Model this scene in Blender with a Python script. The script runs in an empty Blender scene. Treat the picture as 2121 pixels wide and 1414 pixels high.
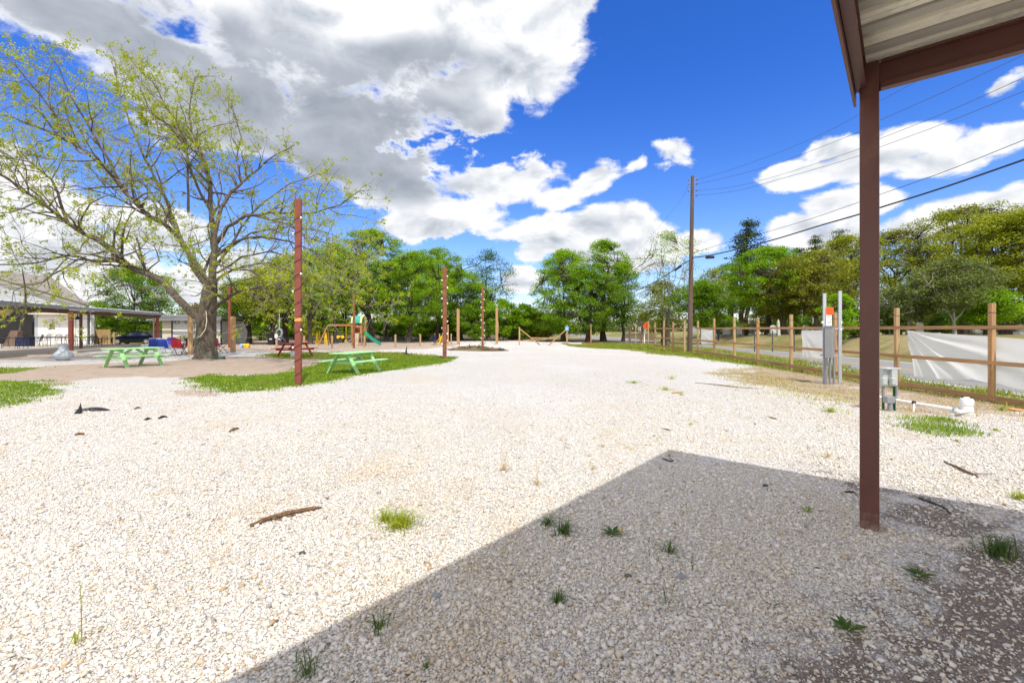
import bpy, math, random
import numpy as np
from mathutils import Vector, Matrix
R=math.radians
scene=bpy.context.scene
C=scene.collection
F,CX,HY,H=943.0,1060.5,681.0,1.5
def P(px,py,d): return Vector(((px-CX)/F*d, d, H-(py-HY)/F*d))
def XD(px,d): return (px-CX)/F*d
def S(t):
    t=np.clip(t,0,1); return t*t*(3-2*t)
# ------------------------------------------------------------------ terrain height
def gz(x,y):
    x=np.asarray(x,float); y=np.asarray(y,float)
    z=1.1*S((x-18.6)/5.0)*(0.55+0.45*S((60-y)/30.0))
    z=z-0.12*S((x-6)/3.5)*(1-S((y-12)/10.0))
    z=z-0.27*S((-x-31)/5.0)*S((y-43)/6.0)
    und=0.018*np.sin(x*1.3+0.7*np.sin(y*0.9))+0.016*np.sin(y*1.1+x*0.5+1.2)
    z=z+und*S((y-4)/6.0)*S((11.0-x)/2.0)*S((x+24)/3.0)
    return z
def gzf(x,y): return float(gz(x,y))
def G(px,py):
    "ground point seen at a pixel"
    d=F*H/(py-HY)
    for _ in range(4):
        x=(px-CX)/F*d; d=F*(H-gzf(x,d))/(py-HY)
    x=(px-CX)/F*d
    return Vector((x,d,gzf(x,d)))
def V(x,y,dz=0): return Vector((x,y,gzf(x,y)+dz))
# ------------------------------------------------------------------ mesh helpers
def mesh_np(name,verts,faces,mat=None,smooth=False):
    verts=np.asarray(verts,np.float32); faces=np.asarray(faces,np.int32)
    me=bpy.data.meshes.new(name); k=faces.shape[1]; M=len(faces)
    me.vertices.add(len(verts)); me.vertices.foreach_set('co',verts.ravel())
    me.loops.add(M*k); me.loops.foreach_set('vertex_index',faces.ravel())
    me.polygons.add(M); me.polygons.foreach_set('loop_start',np.arange(0,M*k,k,dtype=np.int32))
    if smooth: me.polygons.foreach_set('use_smooth',np.ones(M,bool))
    me.update(calc_edges=True)
    if mat: me.materials.append(mat)
    return me
def obj(name,me,parent=None,loc=None):
    o=bpy.data.objects.new(name,me); C.objects.link(o)
    if parent is not None: o.parent=parent
    if loc is not None: o.location=loc
    return o
def tag(o,label=None,cat=None,group=None,kind=None):
    if label: o['label']=label
    if cat: o['category']=cat
    if group: o['group']=group
    if kind: o['kind']=kind
    return o
def thing(name,label,cat,loc=(0,0,0),rz=0,group=None):
    o=bpy.data.objects.new(name,None); C.objects.link(o); o.location=loc; o.rotation_euler=(0,0,rz)
    o.empty_display_size=0.2
    return tag(o,label,cat,group)
def kids(o): return [c for c in bpy.data.objects if c.parent==o]
def dup(o,loc,rz=0,label=None,group=None):
    r=o.copy(); C.objects.link(r); r.location=loc; r.rotation_euler=(0,0,rz)
    if label: r['label']=label
    if group: r['group']=group
    for ch in kids(o):
        c=ch.copy(); C.objects.link(c); c.parent=r
        for g in kids(ch):
            e=g.copy(); C.objects.link(e); e.parent=c
    return r
class MB:
    def __init__(s): s.v=[]; s.f=[]; s.m=[]; s.cur=0
    def add(s,vs,fs):
        b=len(s.v); s.v+= [tuple(p) for p in vs]
        for q in fs: s.f.append(tuple(i+b for i in q)); s.m.append(s.cur)
        return s
    def box(s,c,size,rz=0,bev=0):
        x,y,z=[k/2 for k in size]
        M=Matrix.Rotation(rz,3,'Z') if not isinstance(rz,Matrix) else rz
        c=Vector(c)
        if bev<=0:
            vs=[c+M@Vector((a*x,b*y,d*z)) for d in(-1,1) for b in(-1,1) for a in(-1,1)]
            return s.add(vs,[(0,2,3,1),(4,5,7,6),(0,1,5,4),(2,6,7,3),(0,4,6,2),(1,3,7,5)])
        b=min(bev,x*.9,y*.9,z*.9)
        vs=[];
        rings=[(-z,b),(-z+b,0),(z-b,0),(z,b)]
        for (zz,ins) in rings:
            xx,yy=x-ins,y-ins; bb=b*.8
            for (a,e) in ((xx-bb,-yy),(xx,-yy+bb),(xx,yy-bb),(xx-bb,yy),(-xx+bb,yy),(-xx,yy-bb),(-xx,-yy+bb),(-xx+bb,-yy)):
                vs.append(c+M@Vector((a,e,zz)))
        fs=[tuple(range(7,-1,-1)),tuple(range(24,32))]
        for r in range(3):
            for i in range(8):
                j=(i+1)%8; fs.append((r*8+i,r*8+j,r*8+8+j,r*8+8+i))
        return s.add(vs,fs)
    def beam(s,p0,p1,w,h,up=(0,0,1)):
        p0=Vector(p0); p1=Vector(p1); t=(p1-p0); L=t.length; t.normalize()
        up=Vector(up)
        if abs(t.dot(up))>.98: up=Vector((0,1,0))
        a=t.cross(up).normalized(); b=a.cross(t).normalized()
        vs=[p+a*(i*w/2)+b*(j*h/2) for p in(p0,p1) for (i,j) in((-1,-1),(1,-1),(1,1),(-1,1))]
        return s.add(vs,[(3,2,1,0),(4,5,6,7),(0,1,5,4),(1,2,6,5),(2,3,7,6),(3,0,4,7)])
    def tube(s,pts,r,n=6,cap=True):
        pts=[Vector(p) for p in pts]; m=len(pts)
        rs=r if isinstance(r,(list,tuple)) else [r]*m
        vs=[]; fs=[]; a=None
        for i,p in enumerate(pts):
            t=(pts[min(i+1,m-1)]-pts[max(i-1,0)])
            if t.length<1e-9: t=Vector((0,0,1))
            t.normalize()
            if a is None:
                u=Vector((0,0,1)) if abs(t.z)<.9 else Vector((1,0,0)); a=t.cross(u).normalized()
            else:
                a=(a-t*a.dot(t))
                a=a.normalized() if a.length>1e-6 else t.orthogonal().normalized()
            b=t.cross(a)
            for k in range(n):
                q=2*math.pi*k/n; vs.append(p+(a*math.cos(q)+b*math.sin(q))*rs[i])
        for i in range(m-1):
            for k in range(n):
                j=(k+1)%n; fs.append((i*n+k,i*n+j,i*n+n+j,i*n+n+k))
        if cap: fs+= [tuple(range(n-1,-1,-1)),tuple(range((m-1)*n,m*n))]
        return s.add(vs,fs)
    def lathe(s,prof,c=(0,0,0),n=20,axis=None):
        c=Vector(c); M=axis or Matrix.Identity(3); vs=[];fs=[]
        for (r,z) in prof:
            for k in range(n):
                q=2*math.pi*k/n; vs.append(c+M@Vector((r*math.cos(q),r*math.sin(q),z)))
        for i in range(len(prof)-1):
            for k in range(n):
                j=(k+1)%n; fs.append((i*n+k,i*n+j,i*n+n+j,i*n+n+k))
        fs+=[tuple(range(n-1,-1,-1)),tuple(range((len(prof)-1)*n,len(prof)*n))]
        return s.add(vs,fs)
    def prism(s,poly,y0,y1):
        "polygon in xz extruded along y"
        n=len(poly); vs=[(x,y0,z) for x,z in poly]+[(x,y1,z) for x,z in poly]
        fs=[tuple(range(n)),tuple(range(2*n-1,n-1,-1))]+[(i,i+n,(i+1)%n+n,(i+1)%n) for i in range(n)]
        return s.add(vs,fs)
    def ball(s,c,r,n=8,sq=(1,1,1)):
        c=Vector(c); pr=[]
        for i in range(n//2+1):
            t=-math.pi/2+math.pi*i/(n//2); pr.append((max(math.cos(t),.02)*r,math.sin(t)*r))
        M=Matrix.Diagonal(Vector(sq)); return s.lathe(pr,c,n,M)
    def build(s,name,mat,parent=None,loc=None,smooth=False):
        me=bpy.data.meshes.new(name); me.from_pydata(s.v,[],s.f); me.update()
        for mm in (mat if isinstance(mat,(list,tuple)) else [mat]): me.materials.append(mm)
        if isinstance(mat,(list,tuple)): me.polygons.foreach_set('material_index',s.m)
        if smooth: me.polygons.foreach_set('use_smooth',[True]*len(me.polygons)); 
        if smooth and smooth!='all': me.set_sharp_from_angle(angle=R(40))
        return obj(name,me,parent,loc)
TEXTS=[]
def text(name,body,size,mat,parent,loc,rot=(R(90),0,0),align='CENTER'):
    cu=bpy.data.curves.new(name,'FONT'); cu.body=body; cu.size=size; cu.extrude=.0008
    cu.align_x=align; cu.align_y='CENTER'; cu.materials.append(mat)
    o=obj(name,cu,parent,loc); o.rotation_euler=rot; TEXTS.append(o); return o
# ------------------------------------------------------------------ materials
class NT:
    def __init__(s,tree): s.t=tree; s.n=tree.nodes; s.l=tree.links
    def new(s,ty,**kw):
        nd=s.n.new(ty)
        for k,v in kw.items(): setattr(nd,k,v)
        return nd
    def set(s,sock,v):
        if hasattr(v,'is_linked') or isinstance(v,bpy.types.NodeSocket): s.l.new(v,sock)
        else:
            if hasattr(sock.default_value,'__len__') and not hasattr(v,'__len__'): v=[v]*len(sock.default_value)
            if hasattr(v,'__len__') and hasattr(sock.default_value,'__len__') and len(sock.default_value)==4 and len(v)==3: v=tuple(v)+(1,)
            sock.default_value=v
    def math(s,op,a,b=None,c=None,clamp=False):
        nd=s.new('ShaderNodeMath',operation=op,use_clamp=clamp); s.set(nd.inputs[0],a)
        if b is not None: s.set(nd.inputs[1],b)
        if c is not None: s.set(nd.inputs[2],c)
        return nd.outputs[0]
    def mix(s,f,a,b,mode='MIX'):
        nd=s.new('ShaderNodeMix',data_type='RGBA',blend_type=mode); s.set(nd.inputs[0],f); s.set(nd.inputs[6],a); s.set(nd.inputs[7],b); return nd.outputs[2]
    def noise(s,vec,scale,detail=4,rough=.5,dist=0):
        nd=s.new('ShaderNodeTexNoise'); 
        if vec is not None: s.l.new(vec,nd.inputs['Vector'])
        nd.inputs['Scale'].default_value=scale; nd.inputs['Detail'].default_value=detail; nd.inputs['Roughness'].default_value=rough; nd.inputs['Distortion'].default_value=dist
        return nd.outputs['Fac']
    def ramp(s,f,stops,interp='LINEAR'):
        nd=s.new('ShaderNodeValToRGB'); cr=nd.color_ramp; cr.interpolation=interp
        while len(cr.elements)>1: cr.elements.remove(cr.elements[-1])
        for i,(p,c) in enumerate(stops):
            e=cr.elements[0] if i==0 else cr.elements.new(p)
            e.position=p; e.color=tuple(c)+(1,) if len(c)==3 else c
        s.set(nd.inputs[0],f); return nd.outputs[0]
    def smooth(s,v,a,b):
        nd=s.new('ShaderNodeMapRange',interpolation_type='SMOOTHSTEP'); s.set(nd.inputs[0],v); nd.inputs[1].default_value=a; nd.inputs[2].default_value=b
        return nd.outputs[0]
    def mapping(s,vec,scale=(1,1,1),rot=(0,0,0),loc=(0,0,0),ty='POINT'):
        nd=s.new('ShaderNodeMapping',vector_type=ty); s.l.new(vec,nd.inputs[0]); nd.inputs[1].default_value=loc; nd.inputs[2].default_value=rot; nd.inputs[3].default_value=scale
        return nd.outputs[0]
    def bump(s,h,strength=.3,dist=.02,normal=None):
        nd=s.new('ShaderNodeBump'); s.l.new(h,nd.inputs['Height']); nd.inputs['Strength'].default_value=strength; nd.inputs['Distance'].default_value=dist
        if normal is not None: s.l.new(normal,nd.inputs['Normal'])
        return nd.outputs[0]
def newmat(name):
    m=bpy.data.materials.new(name); m.use_nodes=True; n=NT(m.node_tree); b=m.node_tree.nodes['Principled BSDF']; return m,n,b
def lerp(a,b,t): return tuple(x+(y-x)*t for x,y in zip(a,b))
def mul(a,k): return tuple(min(x*k,1) for x in a)
def pmat(name,col,rough=.5,metal=0,var=.25,scale=6,bump=.05,stain=None,spec=.4,fine=60):
    "painted/plain surface with uneven tone and small bumps"
    m,n,b=newmat(name); tc=n.new('ShaderNodeTexCoord').outputs['Object']
    f=n.noise(tc,scale,6,.6); g=n.noise(tc,fine,3,.6)
    c=n.mix(f,mul(col,1-var),mul(col,1+var))
    if stain: c=n.mix(n.smooth(n.noise(tc,scale*.6,5,.7),.52,.68),c,stain)
    n.l.new(c,b.inputs['Base Color']); b.inputs['Metallic'].default_value=metal
    n.l.new(n.math('MULTIPLY_ADD',f,.3,rough-.15),b.inputs['Roughness']); b.inputs['Specular IOR Level'].default_value=spec
    if bump: n.l.new(n.bump(n.math('ADD',f,n.math('MULTIPLY',g,.4)),bump,.02),b.inputs['Normal'])
    return m
def wmat(name,col,axis='Z',dark=.55,rough=.75):
    "lumber: grain along the axis, knots, weathering"
    m,n,b=newmat(name); tc=n.new('ShaderNodeTexCoord').outputs['Object']
    sc={'Z':(28,28,1.3),'Y':(28,1.3,28),'X':(1.3,28,28)}[axis]
    v=n.mapping(tc,sc); g=n.noise(v,1,5,.65,.6); w=n.noise(tc,1.7,4,.6)
    sk={'Z':(7,7,2.5),'Y':(7,2.5,7),'X':(2.5,7,7)}[axis]
    vo=n.new('ShaderNodeTexVoronoi'); n.l.new(n.mapping(tc,sk),vo.inputs['Vector']); vo.inputs['Scale'].default_value=.8
    k=n.smooth(vo.outputs['Distance'],.06,.02)
    c=n.mix(n.smooth(g,.3,.7),mul(col,dark),mul(col,1.12)); c=n.mix(n.math('MULTIPLY',w,.45),c,mul(lerp(col,(.45,.42,.38),.5),.8))
    c=n.mix(n.math('MULTIPLY',k,.7),c,mul(col,.3))
    n.l.new(c,b.inputs['Base Color']); b.inputs['Roughness'].default_value=rough; b.inputs['Specular IOR Level'].default_value=.25
    n.l.new(n.bump(g,.25,.01),b.inputs['Normal']); return m
def barkmat(name,col,scale=1.0):
    m,n,b=newmat(name); tc=n.new('ShaderNodeTexCoord').outputs['Object']
    v=n.mapping(tc,(9*scale,9*scale,2.6*scale)); g=n.noise(v,1,7,.7,.5); w=n.noise(tc,1.1,4,.6)
    c=n.ramp(g,[(.3,mul(col,.45)),(.5,col),(.72,mul(col,1.7))]); c=n.mix(n.smooth(w,.5,.7),c,mul(lerp(col,(.4,.4,.36),.18),1.1))
    n.l.new(c,b.inputs['Base Color']); b.inputs['Roughness'].default_value=.9; b.inputs['Specular IOR Level'].default_value=.1
    n.l.new(n.bump(g,.9,.05),b.inputs['Normal']); return m
def leafmat(name,col,col2,trans=.33,clump=.35):
    m,n,b=newmat(name); nt=m.node_tree
    tc=n.new('ShaderNodeTexCoord').outputs['Object']; rnd=n.new('ShaderNodeNewGeometry').outputs['Random Per Island']
    f=n.noise(tc,clump,3,.6); t=n.math('ADD',n.math('MULTIPLY',n.smooth(f,.35,.65),.55),n.math('MULTIPLY',rnd,.45))  # large noise puts lit and dark clumps into the leaf colour
    c=n.mix(t,col,col2); c=n.mix(n.math('MULTIPLY',n.smooth(rnd,.93,.95),.6),c,(.22,.16,.04))
    n.l.new(c,b.inputs['Base Color']); b.inputs['Roughness'].default_value=.55; b.inputs['Specular IOR Level'].default_value=.25
    tr=n.new('ShaderNodeBsdfTranslucent'); n.l.new(n.mix(1,c,(1.3,1.25,.45),'MULTIPLY'),tr.inputs[0])
    mx=n.new('ShaderNodeMixShader'); mx.inputs[0].default_value=trans; n.l.new(b.outputs[0],mx.inputs[1]); n.l.new(tr.outputs[0],mx.inputs[2])
    n.l.new(mx.outputs[0],nt.nodes['Material Output'].inputs[0]); return m
M={}
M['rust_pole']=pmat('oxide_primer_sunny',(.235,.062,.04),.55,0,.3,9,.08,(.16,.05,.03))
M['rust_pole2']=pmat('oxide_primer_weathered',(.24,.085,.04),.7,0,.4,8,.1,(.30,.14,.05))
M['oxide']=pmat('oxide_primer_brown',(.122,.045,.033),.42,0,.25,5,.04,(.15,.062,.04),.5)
M['rib_shade']=pmat('grey_rib_shade',(.44,.40,.33),.5,.2,.12,3,.02)
def postmat():
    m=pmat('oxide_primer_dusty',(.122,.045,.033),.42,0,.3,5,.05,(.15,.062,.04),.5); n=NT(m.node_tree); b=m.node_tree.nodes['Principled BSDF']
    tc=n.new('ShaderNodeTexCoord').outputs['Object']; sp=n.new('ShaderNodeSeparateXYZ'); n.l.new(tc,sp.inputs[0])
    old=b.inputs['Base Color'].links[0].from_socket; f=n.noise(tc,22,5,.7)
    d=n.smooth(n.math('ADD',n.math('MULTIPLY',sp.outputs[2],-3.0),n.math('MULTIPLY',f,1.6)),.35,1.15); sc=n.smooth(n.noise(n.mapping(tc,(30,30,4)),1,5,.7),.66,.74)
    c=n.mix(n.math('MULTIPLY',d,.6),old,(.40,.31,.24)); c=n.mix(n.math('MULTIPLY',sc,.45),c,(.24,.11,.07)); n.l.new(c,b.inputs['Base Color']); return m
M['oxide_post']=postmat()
M['soffit']=pmat('cream_roof_panel',(.86,.79,.62),.38,.0,.10,2.5,.03,(.52,.46,.34),.5)
M['post']=wmat('lumber_post',(.52,.29,.12))
M['post2']=wmat('lumber_post_pale',(.56,.36,.17))
M['rail']=wmat('lumber_rail',(.52,.29,.125),'Y')
M['lumx']=wmat('lumber_cross',(.54,.33,.15),'X')
M['oldpost']=wmat('weathered_post',(.20,.12,.07))
M['pole']=wmat('utility_pole_wood',(.13,.075,.045),'Z',.6)
M['cedar']=wmat('cedar_fence',(.62,.40,.16))
M['play']=wmat('playset_wood',(.52,.22,.07))
M['green']=pmat('mint_green_paint',(.36,.67,.30),.55,0,.2,7,.08,(.50,.66,.42))
M['red']=pmat('red_paint',(.42,.045,.03),.5,0,.2,5,.05,(.35,.06,.04))
M['white']=pmat('white_paint',(.78,.77,.74),.5,0,.06,2,.02,(.70,.68,.62))
M['siding']=pmat('white_siding',(.80,.79,.76),.55,0,.05,1.5,.02)
M['gable']=pmat('light_grey_board',(.45,.47,.50),.6,0,.06,1.5,.02)
M['cream']=pmat('cream_trim',(.74,.67,.52),.6,0,.08,2,.02)
M['greywall']=pmat('grey_wall',(.085,.087,.085),.7,0,.15,1.5,.02)
M['whitemetal']=pmat('white_metal_roof',(.72,.73,.74),.35,.2,.08,3,.02)
M['greymetal']=pmat('grey_fascia',(.36,.38,.40),.4,.3,.1,3,.03)
M['darkgrey']=pmat('dark_grey_trim',(.07,.072,.08),.5,0,.2,5,.03)
M['galv']=pmat('galvanised_steel',(.58,.61,.65),.38,.6,.12,14,.04)
M['boxgrey']=pmat('grey_enclosure',(.30,.31,.325),.42,.3,.1,6,.03,(.34,.34,.34))
M['boxpale']=pmat('pale_grey_box',(.44,.46,.45),.5,0,.1,6,.03)
M['pvc']=pmat('white_pipe',(.84,.84,.82),.35,0,.05,8,.01)
M['conduit']=pmat('grey_conduit',(.25,.26,.29),.5,0,.1,8,.02)
M['tgreen']=pmat('green_steel_post',(.035,.13,.065),.5,0,.2,10,.03)
M['black']=pmat('black_iron',(.018,.016,.016),.5,.2,.3,8,.03)
M['rubber']=pmat('black_rubber',(.022,.022,.024),.8,0,.3,10,.05)
M['cable']=pmat('black_cable',(.025,.025,.028),.55,0,.2,4,0)
M['wire']=pmat('grey_wire',(.09,.10,.12),.5,.3,.2,4,0)
M['insul']=pmat('porcelain',(.10,.10,.13),.3,0,.2,9,0)
M['bulb']=pmat('white_bulb',(.80,.79,.75),.2,0,.05,9,0)
M['orangeband']=pmat('orange_tape',(.75,.34,.09),.5,0,.2,9,.02)
M['orange']=pmat('orange_notice',(.90,.13,.02),.45,0,.08,4,.01)
M['paper']=pmat('white_paper',(.82,.82,.80),.6,0,.05,5,.01)
M['ink']=pmat('dark_ink',(.05,.05,.06),.6,0,.1,5,0)
M['inkpale']=pmat('pale_ink',(.36,.36,.37),.6,0,.1,5,0)
M['inkred']=pmat('red_ink',(.45,.05,.02),.6,0,.1,5,0)
M['tan']=pmat('tan_emblem',(.42,.36,.24),.6,0,.25,9,0)
M['brown']=pmat('brown_emblem',(.13,.09,.05),.6,0,.2,9,0)
M['bluesign']=pmat('blue_sign',(.13,.36,.62),.4,0,.1,5,.01)
M['blue']=pmat('blue_fabric',(.028,.06,.42),.75,0,.15,12,.05)
M['redfab']=pmat('red_fabric',(.48,.025,.04),.75,0,.15,12,.05)
M['navy']=pmat('navy_plastic',(.018,.022,.07),.5,0,.2,6,.03)
M['navycloth']=pmat('navy_cloth',(.02,.025,.06),.85,0,.2,10,.05)
M['yellow']=pmat('yellow_plastic',(.85,.55,.01),.4,0,.08,6,.01)
M['ltblue']=pmat('pale_blue_plastic',(.30,.48,.70),.4,0,.08,6,.01)
M['teal']=pmat('teal_plastic',(.025,.32,.22),.35,0,.1,5,.01)
M['tealcloth']=pmat('teal_canopy',(.05,.36,.27),.7,0,.1,3,.03)
M['yelcloth']=pmat('pale_yellow_canopy',(.80,.68,.25),.7,0,.1,3,.03)
M['carpaint']=pmat('navy_car_paint',(.010,.016,.042),.12,.4,.1,2,0,None,.8)
M['carglass']=pmat('car_glass',(.012,.014,.018),.05,0,.1,2,0,None,.9)
M['chrome']=pmat('chrome',(.7,.7,.72),.15,1,.05,5,0)
M['clay']=pmat('pale_grey_glaze',(.40,.435,.47),.42,0,.12,4,.03,(.46,.49,.52),.5)
M['concrete']=pmat('concrete',(.40,.37,.33),.85,0,.2,2.5,.1,(.30,.27,.23))
M['slabedge']=pmat('weathered_slab',(.46,.41,.34),.85,0,.2,2.5,.1,(.32,.28,.22))
M['shingle']=pmat('brown_shingles',(.27,.24,.205),.85,0,.25,9,.3,(.22,.195,.17))
M['plank']=pmat('tan_plank',(.62,.40,.16),.6,0,.12,3,.03)
M['stone']=pmat('pale_headstone',(.56,.56,.53),.8,0,.2,4,.1,(.38,.38,.35))
M['greystone']=pmat('grey_headstone',(.22,.22,.21),.7,0,.2,4,.1)
M['hose']=pmat('green_hose',(.03,.12,.07),.5,0,.2,8,0)
M['stick']=barkmat('dry_stick',(.24,.15,.085),4)
M['stickdark']=barkmat('dark_stick',(.07,.055,.045),4)
M['blackscrap']=pmat('black_scrap',(.025,.025,.03),.6,0,.3,12,.1)
M['debris']=pmat('dry_brush',(.15,.125,.07),.9,0,.5,7,.6,(.09,.075,.05))
M['bark_pecan']=barkmat('pecan_bark',(.125,.102,.078))
M['bark']=barkmat('dark_bark',(.075,.06,.048))
M['bark_mid']=barkmat('brown_bark',(.12,.095,.07))
M['bark_pale']=barkmat('pale_bark',(.30,.28,.24))
M['bark_twig']=barkmat('pale_twig_bark',(.33,.30,.25))
def tarpmat():
    m,n,b=newmat('white_sheeting'); nt=m.node_tree; tc=n.new('ShaderNodeTexCoord').outputs['Object']
    f=n.noise(tc,2.2,5,.6); n.l.new(n.mix(f,(.80,.80,.81),(.90,.90,.90)),b.inputs['Base Color']); b.inputs['Roughness'].default_value=.4
    tr=n.new('ShaderNodeBsdfTranslucent'); tr.inputs[0].default_value=(.92,.92,.93,1)
    a=n.new('ShaderNodeMixShader'); a.inputs[0].default_value=.6; n.l.new(b.outputs[0],a.inputs[1]); n.l.new(tr.outputs[0],a.inputs[2])
    tp=n.new('ShaderNodeBsdfTransparent'); k=n.new('ShaderNodeMixShader'); n.l.new(n.math('MULTIPLY_ADD',f,.14,.03),k.inputs[0]); n.l.new(a.outputs[0],k.inputs[1]); n.l.new(tp.outputs[0],k.inputs[2])
    n.l.new(k.outputs[0],nt.nodes['Material Output'].inputs[0]); return m
M['tarp']=tarpmat()
# ================================================================== camera, light, sky
cam=bpy.data.cameras.new('camera'); co=bpy.data.objects.new('camera',cam); C.objects.link(co); scene.camera=co
co.location=(0,0,H); co.rotation_euler=(R(90),0,0); cam.sensor_width=36; cam.lens=F/2121*36; cam.shift_y=-26/2121; cam.shift_x=0
cam.clip_start=.05; cam.clip_end=3000
SUN=Vector((.745,-2.05,3.56)).normalized(); EL=math.asin(SUN.z); AZ=math.atan2(SUN.x,SUN.y)
sl=bpy.data.lights.new('sun','SUN'); sl.energy=3.0; sl.angle=R(.55); sl.color=(1,.955,.88)
so=bpy.data.objects.new('sun',sl); C.objects.link(so); so.rotation_euler=(-SUN).to_track_quat('-Z','Y').to_euler(); so.location=(20,-40,60)
w=bpy.data.worlds.new('World'); scene.world=w; w.use_nodes=True
n=NT(w.node_tree); bg=w.node_tree.nodes['Background']
sky=n.new('ShaderNodeTexSky'); sky.sky_type='NISHITA'; sky.sun_disc=False; sky.sun_elevation=EL; sky.sun_rotation=AZ; sky.air_density=1.0; sky.dust_density=.35; sky.ozone_density=2.2
hs=n.new('ShaderNodeHueSaturation'); hs.inputs['Saturation'].default_value=1.2; hs.inputs['Value'].default_value=.70; n.l.new(sky.outputs[0],hs.inputs['Color'])
tc=n.new('ShaderNodeTexCoord').outputs['Generated']
sp=n.new('ShaderNodeSeparateXYZ'); n.l.new(tc,sp.inputs[0])
az=n.math('ARCTAN2',sp.outputs[0],sp.outputs[1]); el=n.math('ARCSINE',sp.outputs[2])
tint=n.mix(n.smooth(el,-.02,.52),(1.2,1.18,1.48),(.42,.79,1.50)); skyc=n.mix(1,hs.outputs[0],tint,'MULTIPLY')
cb=n.new('ShaderNodeCombineXYZ'); n.l.new(az,cb.inputs[0]); n.l.new(el,cb.inputs[1]); ae=cb.outputs[0]
def pe(px,py):
    x=(px-CX)/F; z=(HY-py)/F; return math.atan2(x,1), math.atan2(z,math.hypot(x,1))
def blobs(lst,sm=.35):
    out=None
    for (px,py,rx,ry,rot) in lst:
        a,e=pe(px,py); ra=abs(pe(px+rx,py)[0]-pe(px-rx,py)[0])/2; re=abs(pe(px,py+ry)[1]-pe(px,py-ry)[1])/2
        v=n.mapping(ae,(ra,re,1),(0,0,R(rot)),(a,e,0),'TEXTURE')
        L=n.new('ShaderNodeVectorMath',operation='LENGTH'); n.l.new(v,L.inputs[0]); d=L.outputs['Value']
        out=d if out is None else n.math('SMOOTH_MIN',out,d,sm)
    return out
big=[(150,20,260,85,0),(330,110,190,60,0),(700,60,450,170,0),(1010,60,235,120,0),(985,180,165,95,15),(720,260,250,110,0),(470,230,260,110,0),(700,345,110,50,0),(880,330,200,55,10),(990,250,90,50,0),(820,395,150,50,0),(1075,120,120,120,0),(1180,20,80,60,30)]
mid=[(1035,385,150,58,0),(940,440,150,48,0),(1110,350,72,45,0),(1225,375,62,32,30),(870,470,90,38,0),(1150,410,60,30,0),
     (1170,480,140,45,0),(1270,455,95,38,0),(1115,520,95,38,0),(1345,490,75,34,0),(1240,510,120,40,0),(1090,580,60,40,0),
     (1440,500,70,30,0),(1310,540,100,30,0)]
rgt=[(1670,360,100,34,0),(1720,310,70,30,0),(1790,335,120,48,0),(1900,290,120,45,0),(1960,330,140,40,5),(2070,290,120,42,0),(1650,470,70,34,0),(1730,430,90,42,0),(1800,410,75,36,0),(1700,500,120,34,0),
     (2000,430,110,36,0),(2100,415,90,36,0),(1890,470,70,32,0),(1950,480,170,40,0),(2130,440,60,40,0)]
lft=[(60,430,170,110,0),(170,540,240,80,0),(0,330,90,50,0),(330,590,200,50,0),(330,480,120,60,0),(560,560,160,40,0),(60,620,200,40,0)]
D=blobs(big+mid+rgt+lft,.25)
DW=blobs([(1405,322,56,34,-28),(1318,338,34,14,25),(1375,300,36,16,-10),(2062,182,70,26,20),(2150,210,60,26,20),(1225,372,60,34,30)],.2)
wv=n.mapping(tc,(1,1,1.7)); 
n1=n.noise(wv,8,10,.6,.3); na=n.noise(wv,8,6,.52,.3); n2=n.noise(n.mapping(wv,loc=(.010,-.02,.032)),8,6,.52,.3); n3=n.noise(wv,26,8,.62,.3)
dens=n.math('ADD',n.math('MULTIPLY',n.math('SUBTRACT',1.0,D),1.4),n.math('ADD',n.math('MULTIPLY',n.math('SUBTRACT',n1,.5),2.5),n.math('MULTIPLY',n.math('SUBTRACT',n3,.5),.65)))
densw=n.math('ADD',n.math('MULTIPLY_ADD',n.math('SUBTRACT',1.0,DW),.9,-.25),n.math('ADD',n.math('MULTIPLY',n.math('SUBTRACT',n1,.5),2.6),n.math('MULTIPLY',n.math('SUBTRACT',n3,.5),1.8)))
dens=n.math('MAXIMUM',dens,n.math('MULTIPLY',densw,.75))
hole=blobs([(945,322,95,26,0),(1010,312,50,24,-15),(960,525,120,22,0)],.3)
dens=n.math('SUBTRACT',dens,n.math('MULTIPLY',n.smooth(n.math('ADD',hole,n.math('ADD',n.math('MULTIPLY',n.math('SUBTRACT',n1,.5),3.4),n.math('MULTIPLY',n.math('SUBTRACT',n3,.5),1.6))),2.3,.0),.95))
alpha=n.smooth(dens,-.05,.42)
thick=n.smooth(dens,.1,1.0)
core=blobs([(600,220,520,150,0),(150,40,260,80,0),(780,250,260,130,0),(430,100,330,95,0),(850,385,110,45,0),(640,330,180,70,0),(880,130,140,70,0)],.5)
coref=n.math('MULTIPLY',n.smooth(n.math('ADD',core,n.math('MULTIPLY',n.math('SUBTRACT',na,.5),-1.0)),1.30,.45),n.smooth(dens,.15,.6))
glow=n.smooth(blobs([(750,10,150,60,0)]),1.6,.2)
relief=n.math('MULTIPLY',n.math('SUBTRACT',na,n2),n.math('MULTIPLY_ADD',coref,-1.1,1.75))
br=n.math('ADD',n.math('ADD',.95,relief),n.math('MULTIPLY',thick,-.10))
br=n.math('ADD',br,n.math('MULTIPLY',coref,-.42)); br=n.math('ADD',br,n.math('MULTIPLY',glow,.4))
br=n.math('MINIMUM',n.math('MAXIMUM',br,.30),1.15)
ccol=n.ramp(br,[(.25,(.25,.29,.36)),(.5,(.46,.50,.57)),(.75,(.72,.755,.81)),(.92,(.93,.94,.96)),(1,(1,1,1))])
CLK=5.1
cl=n.mix(1,ccol,(CLK,CLK,CLK),'MULTIPLY')
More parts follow.
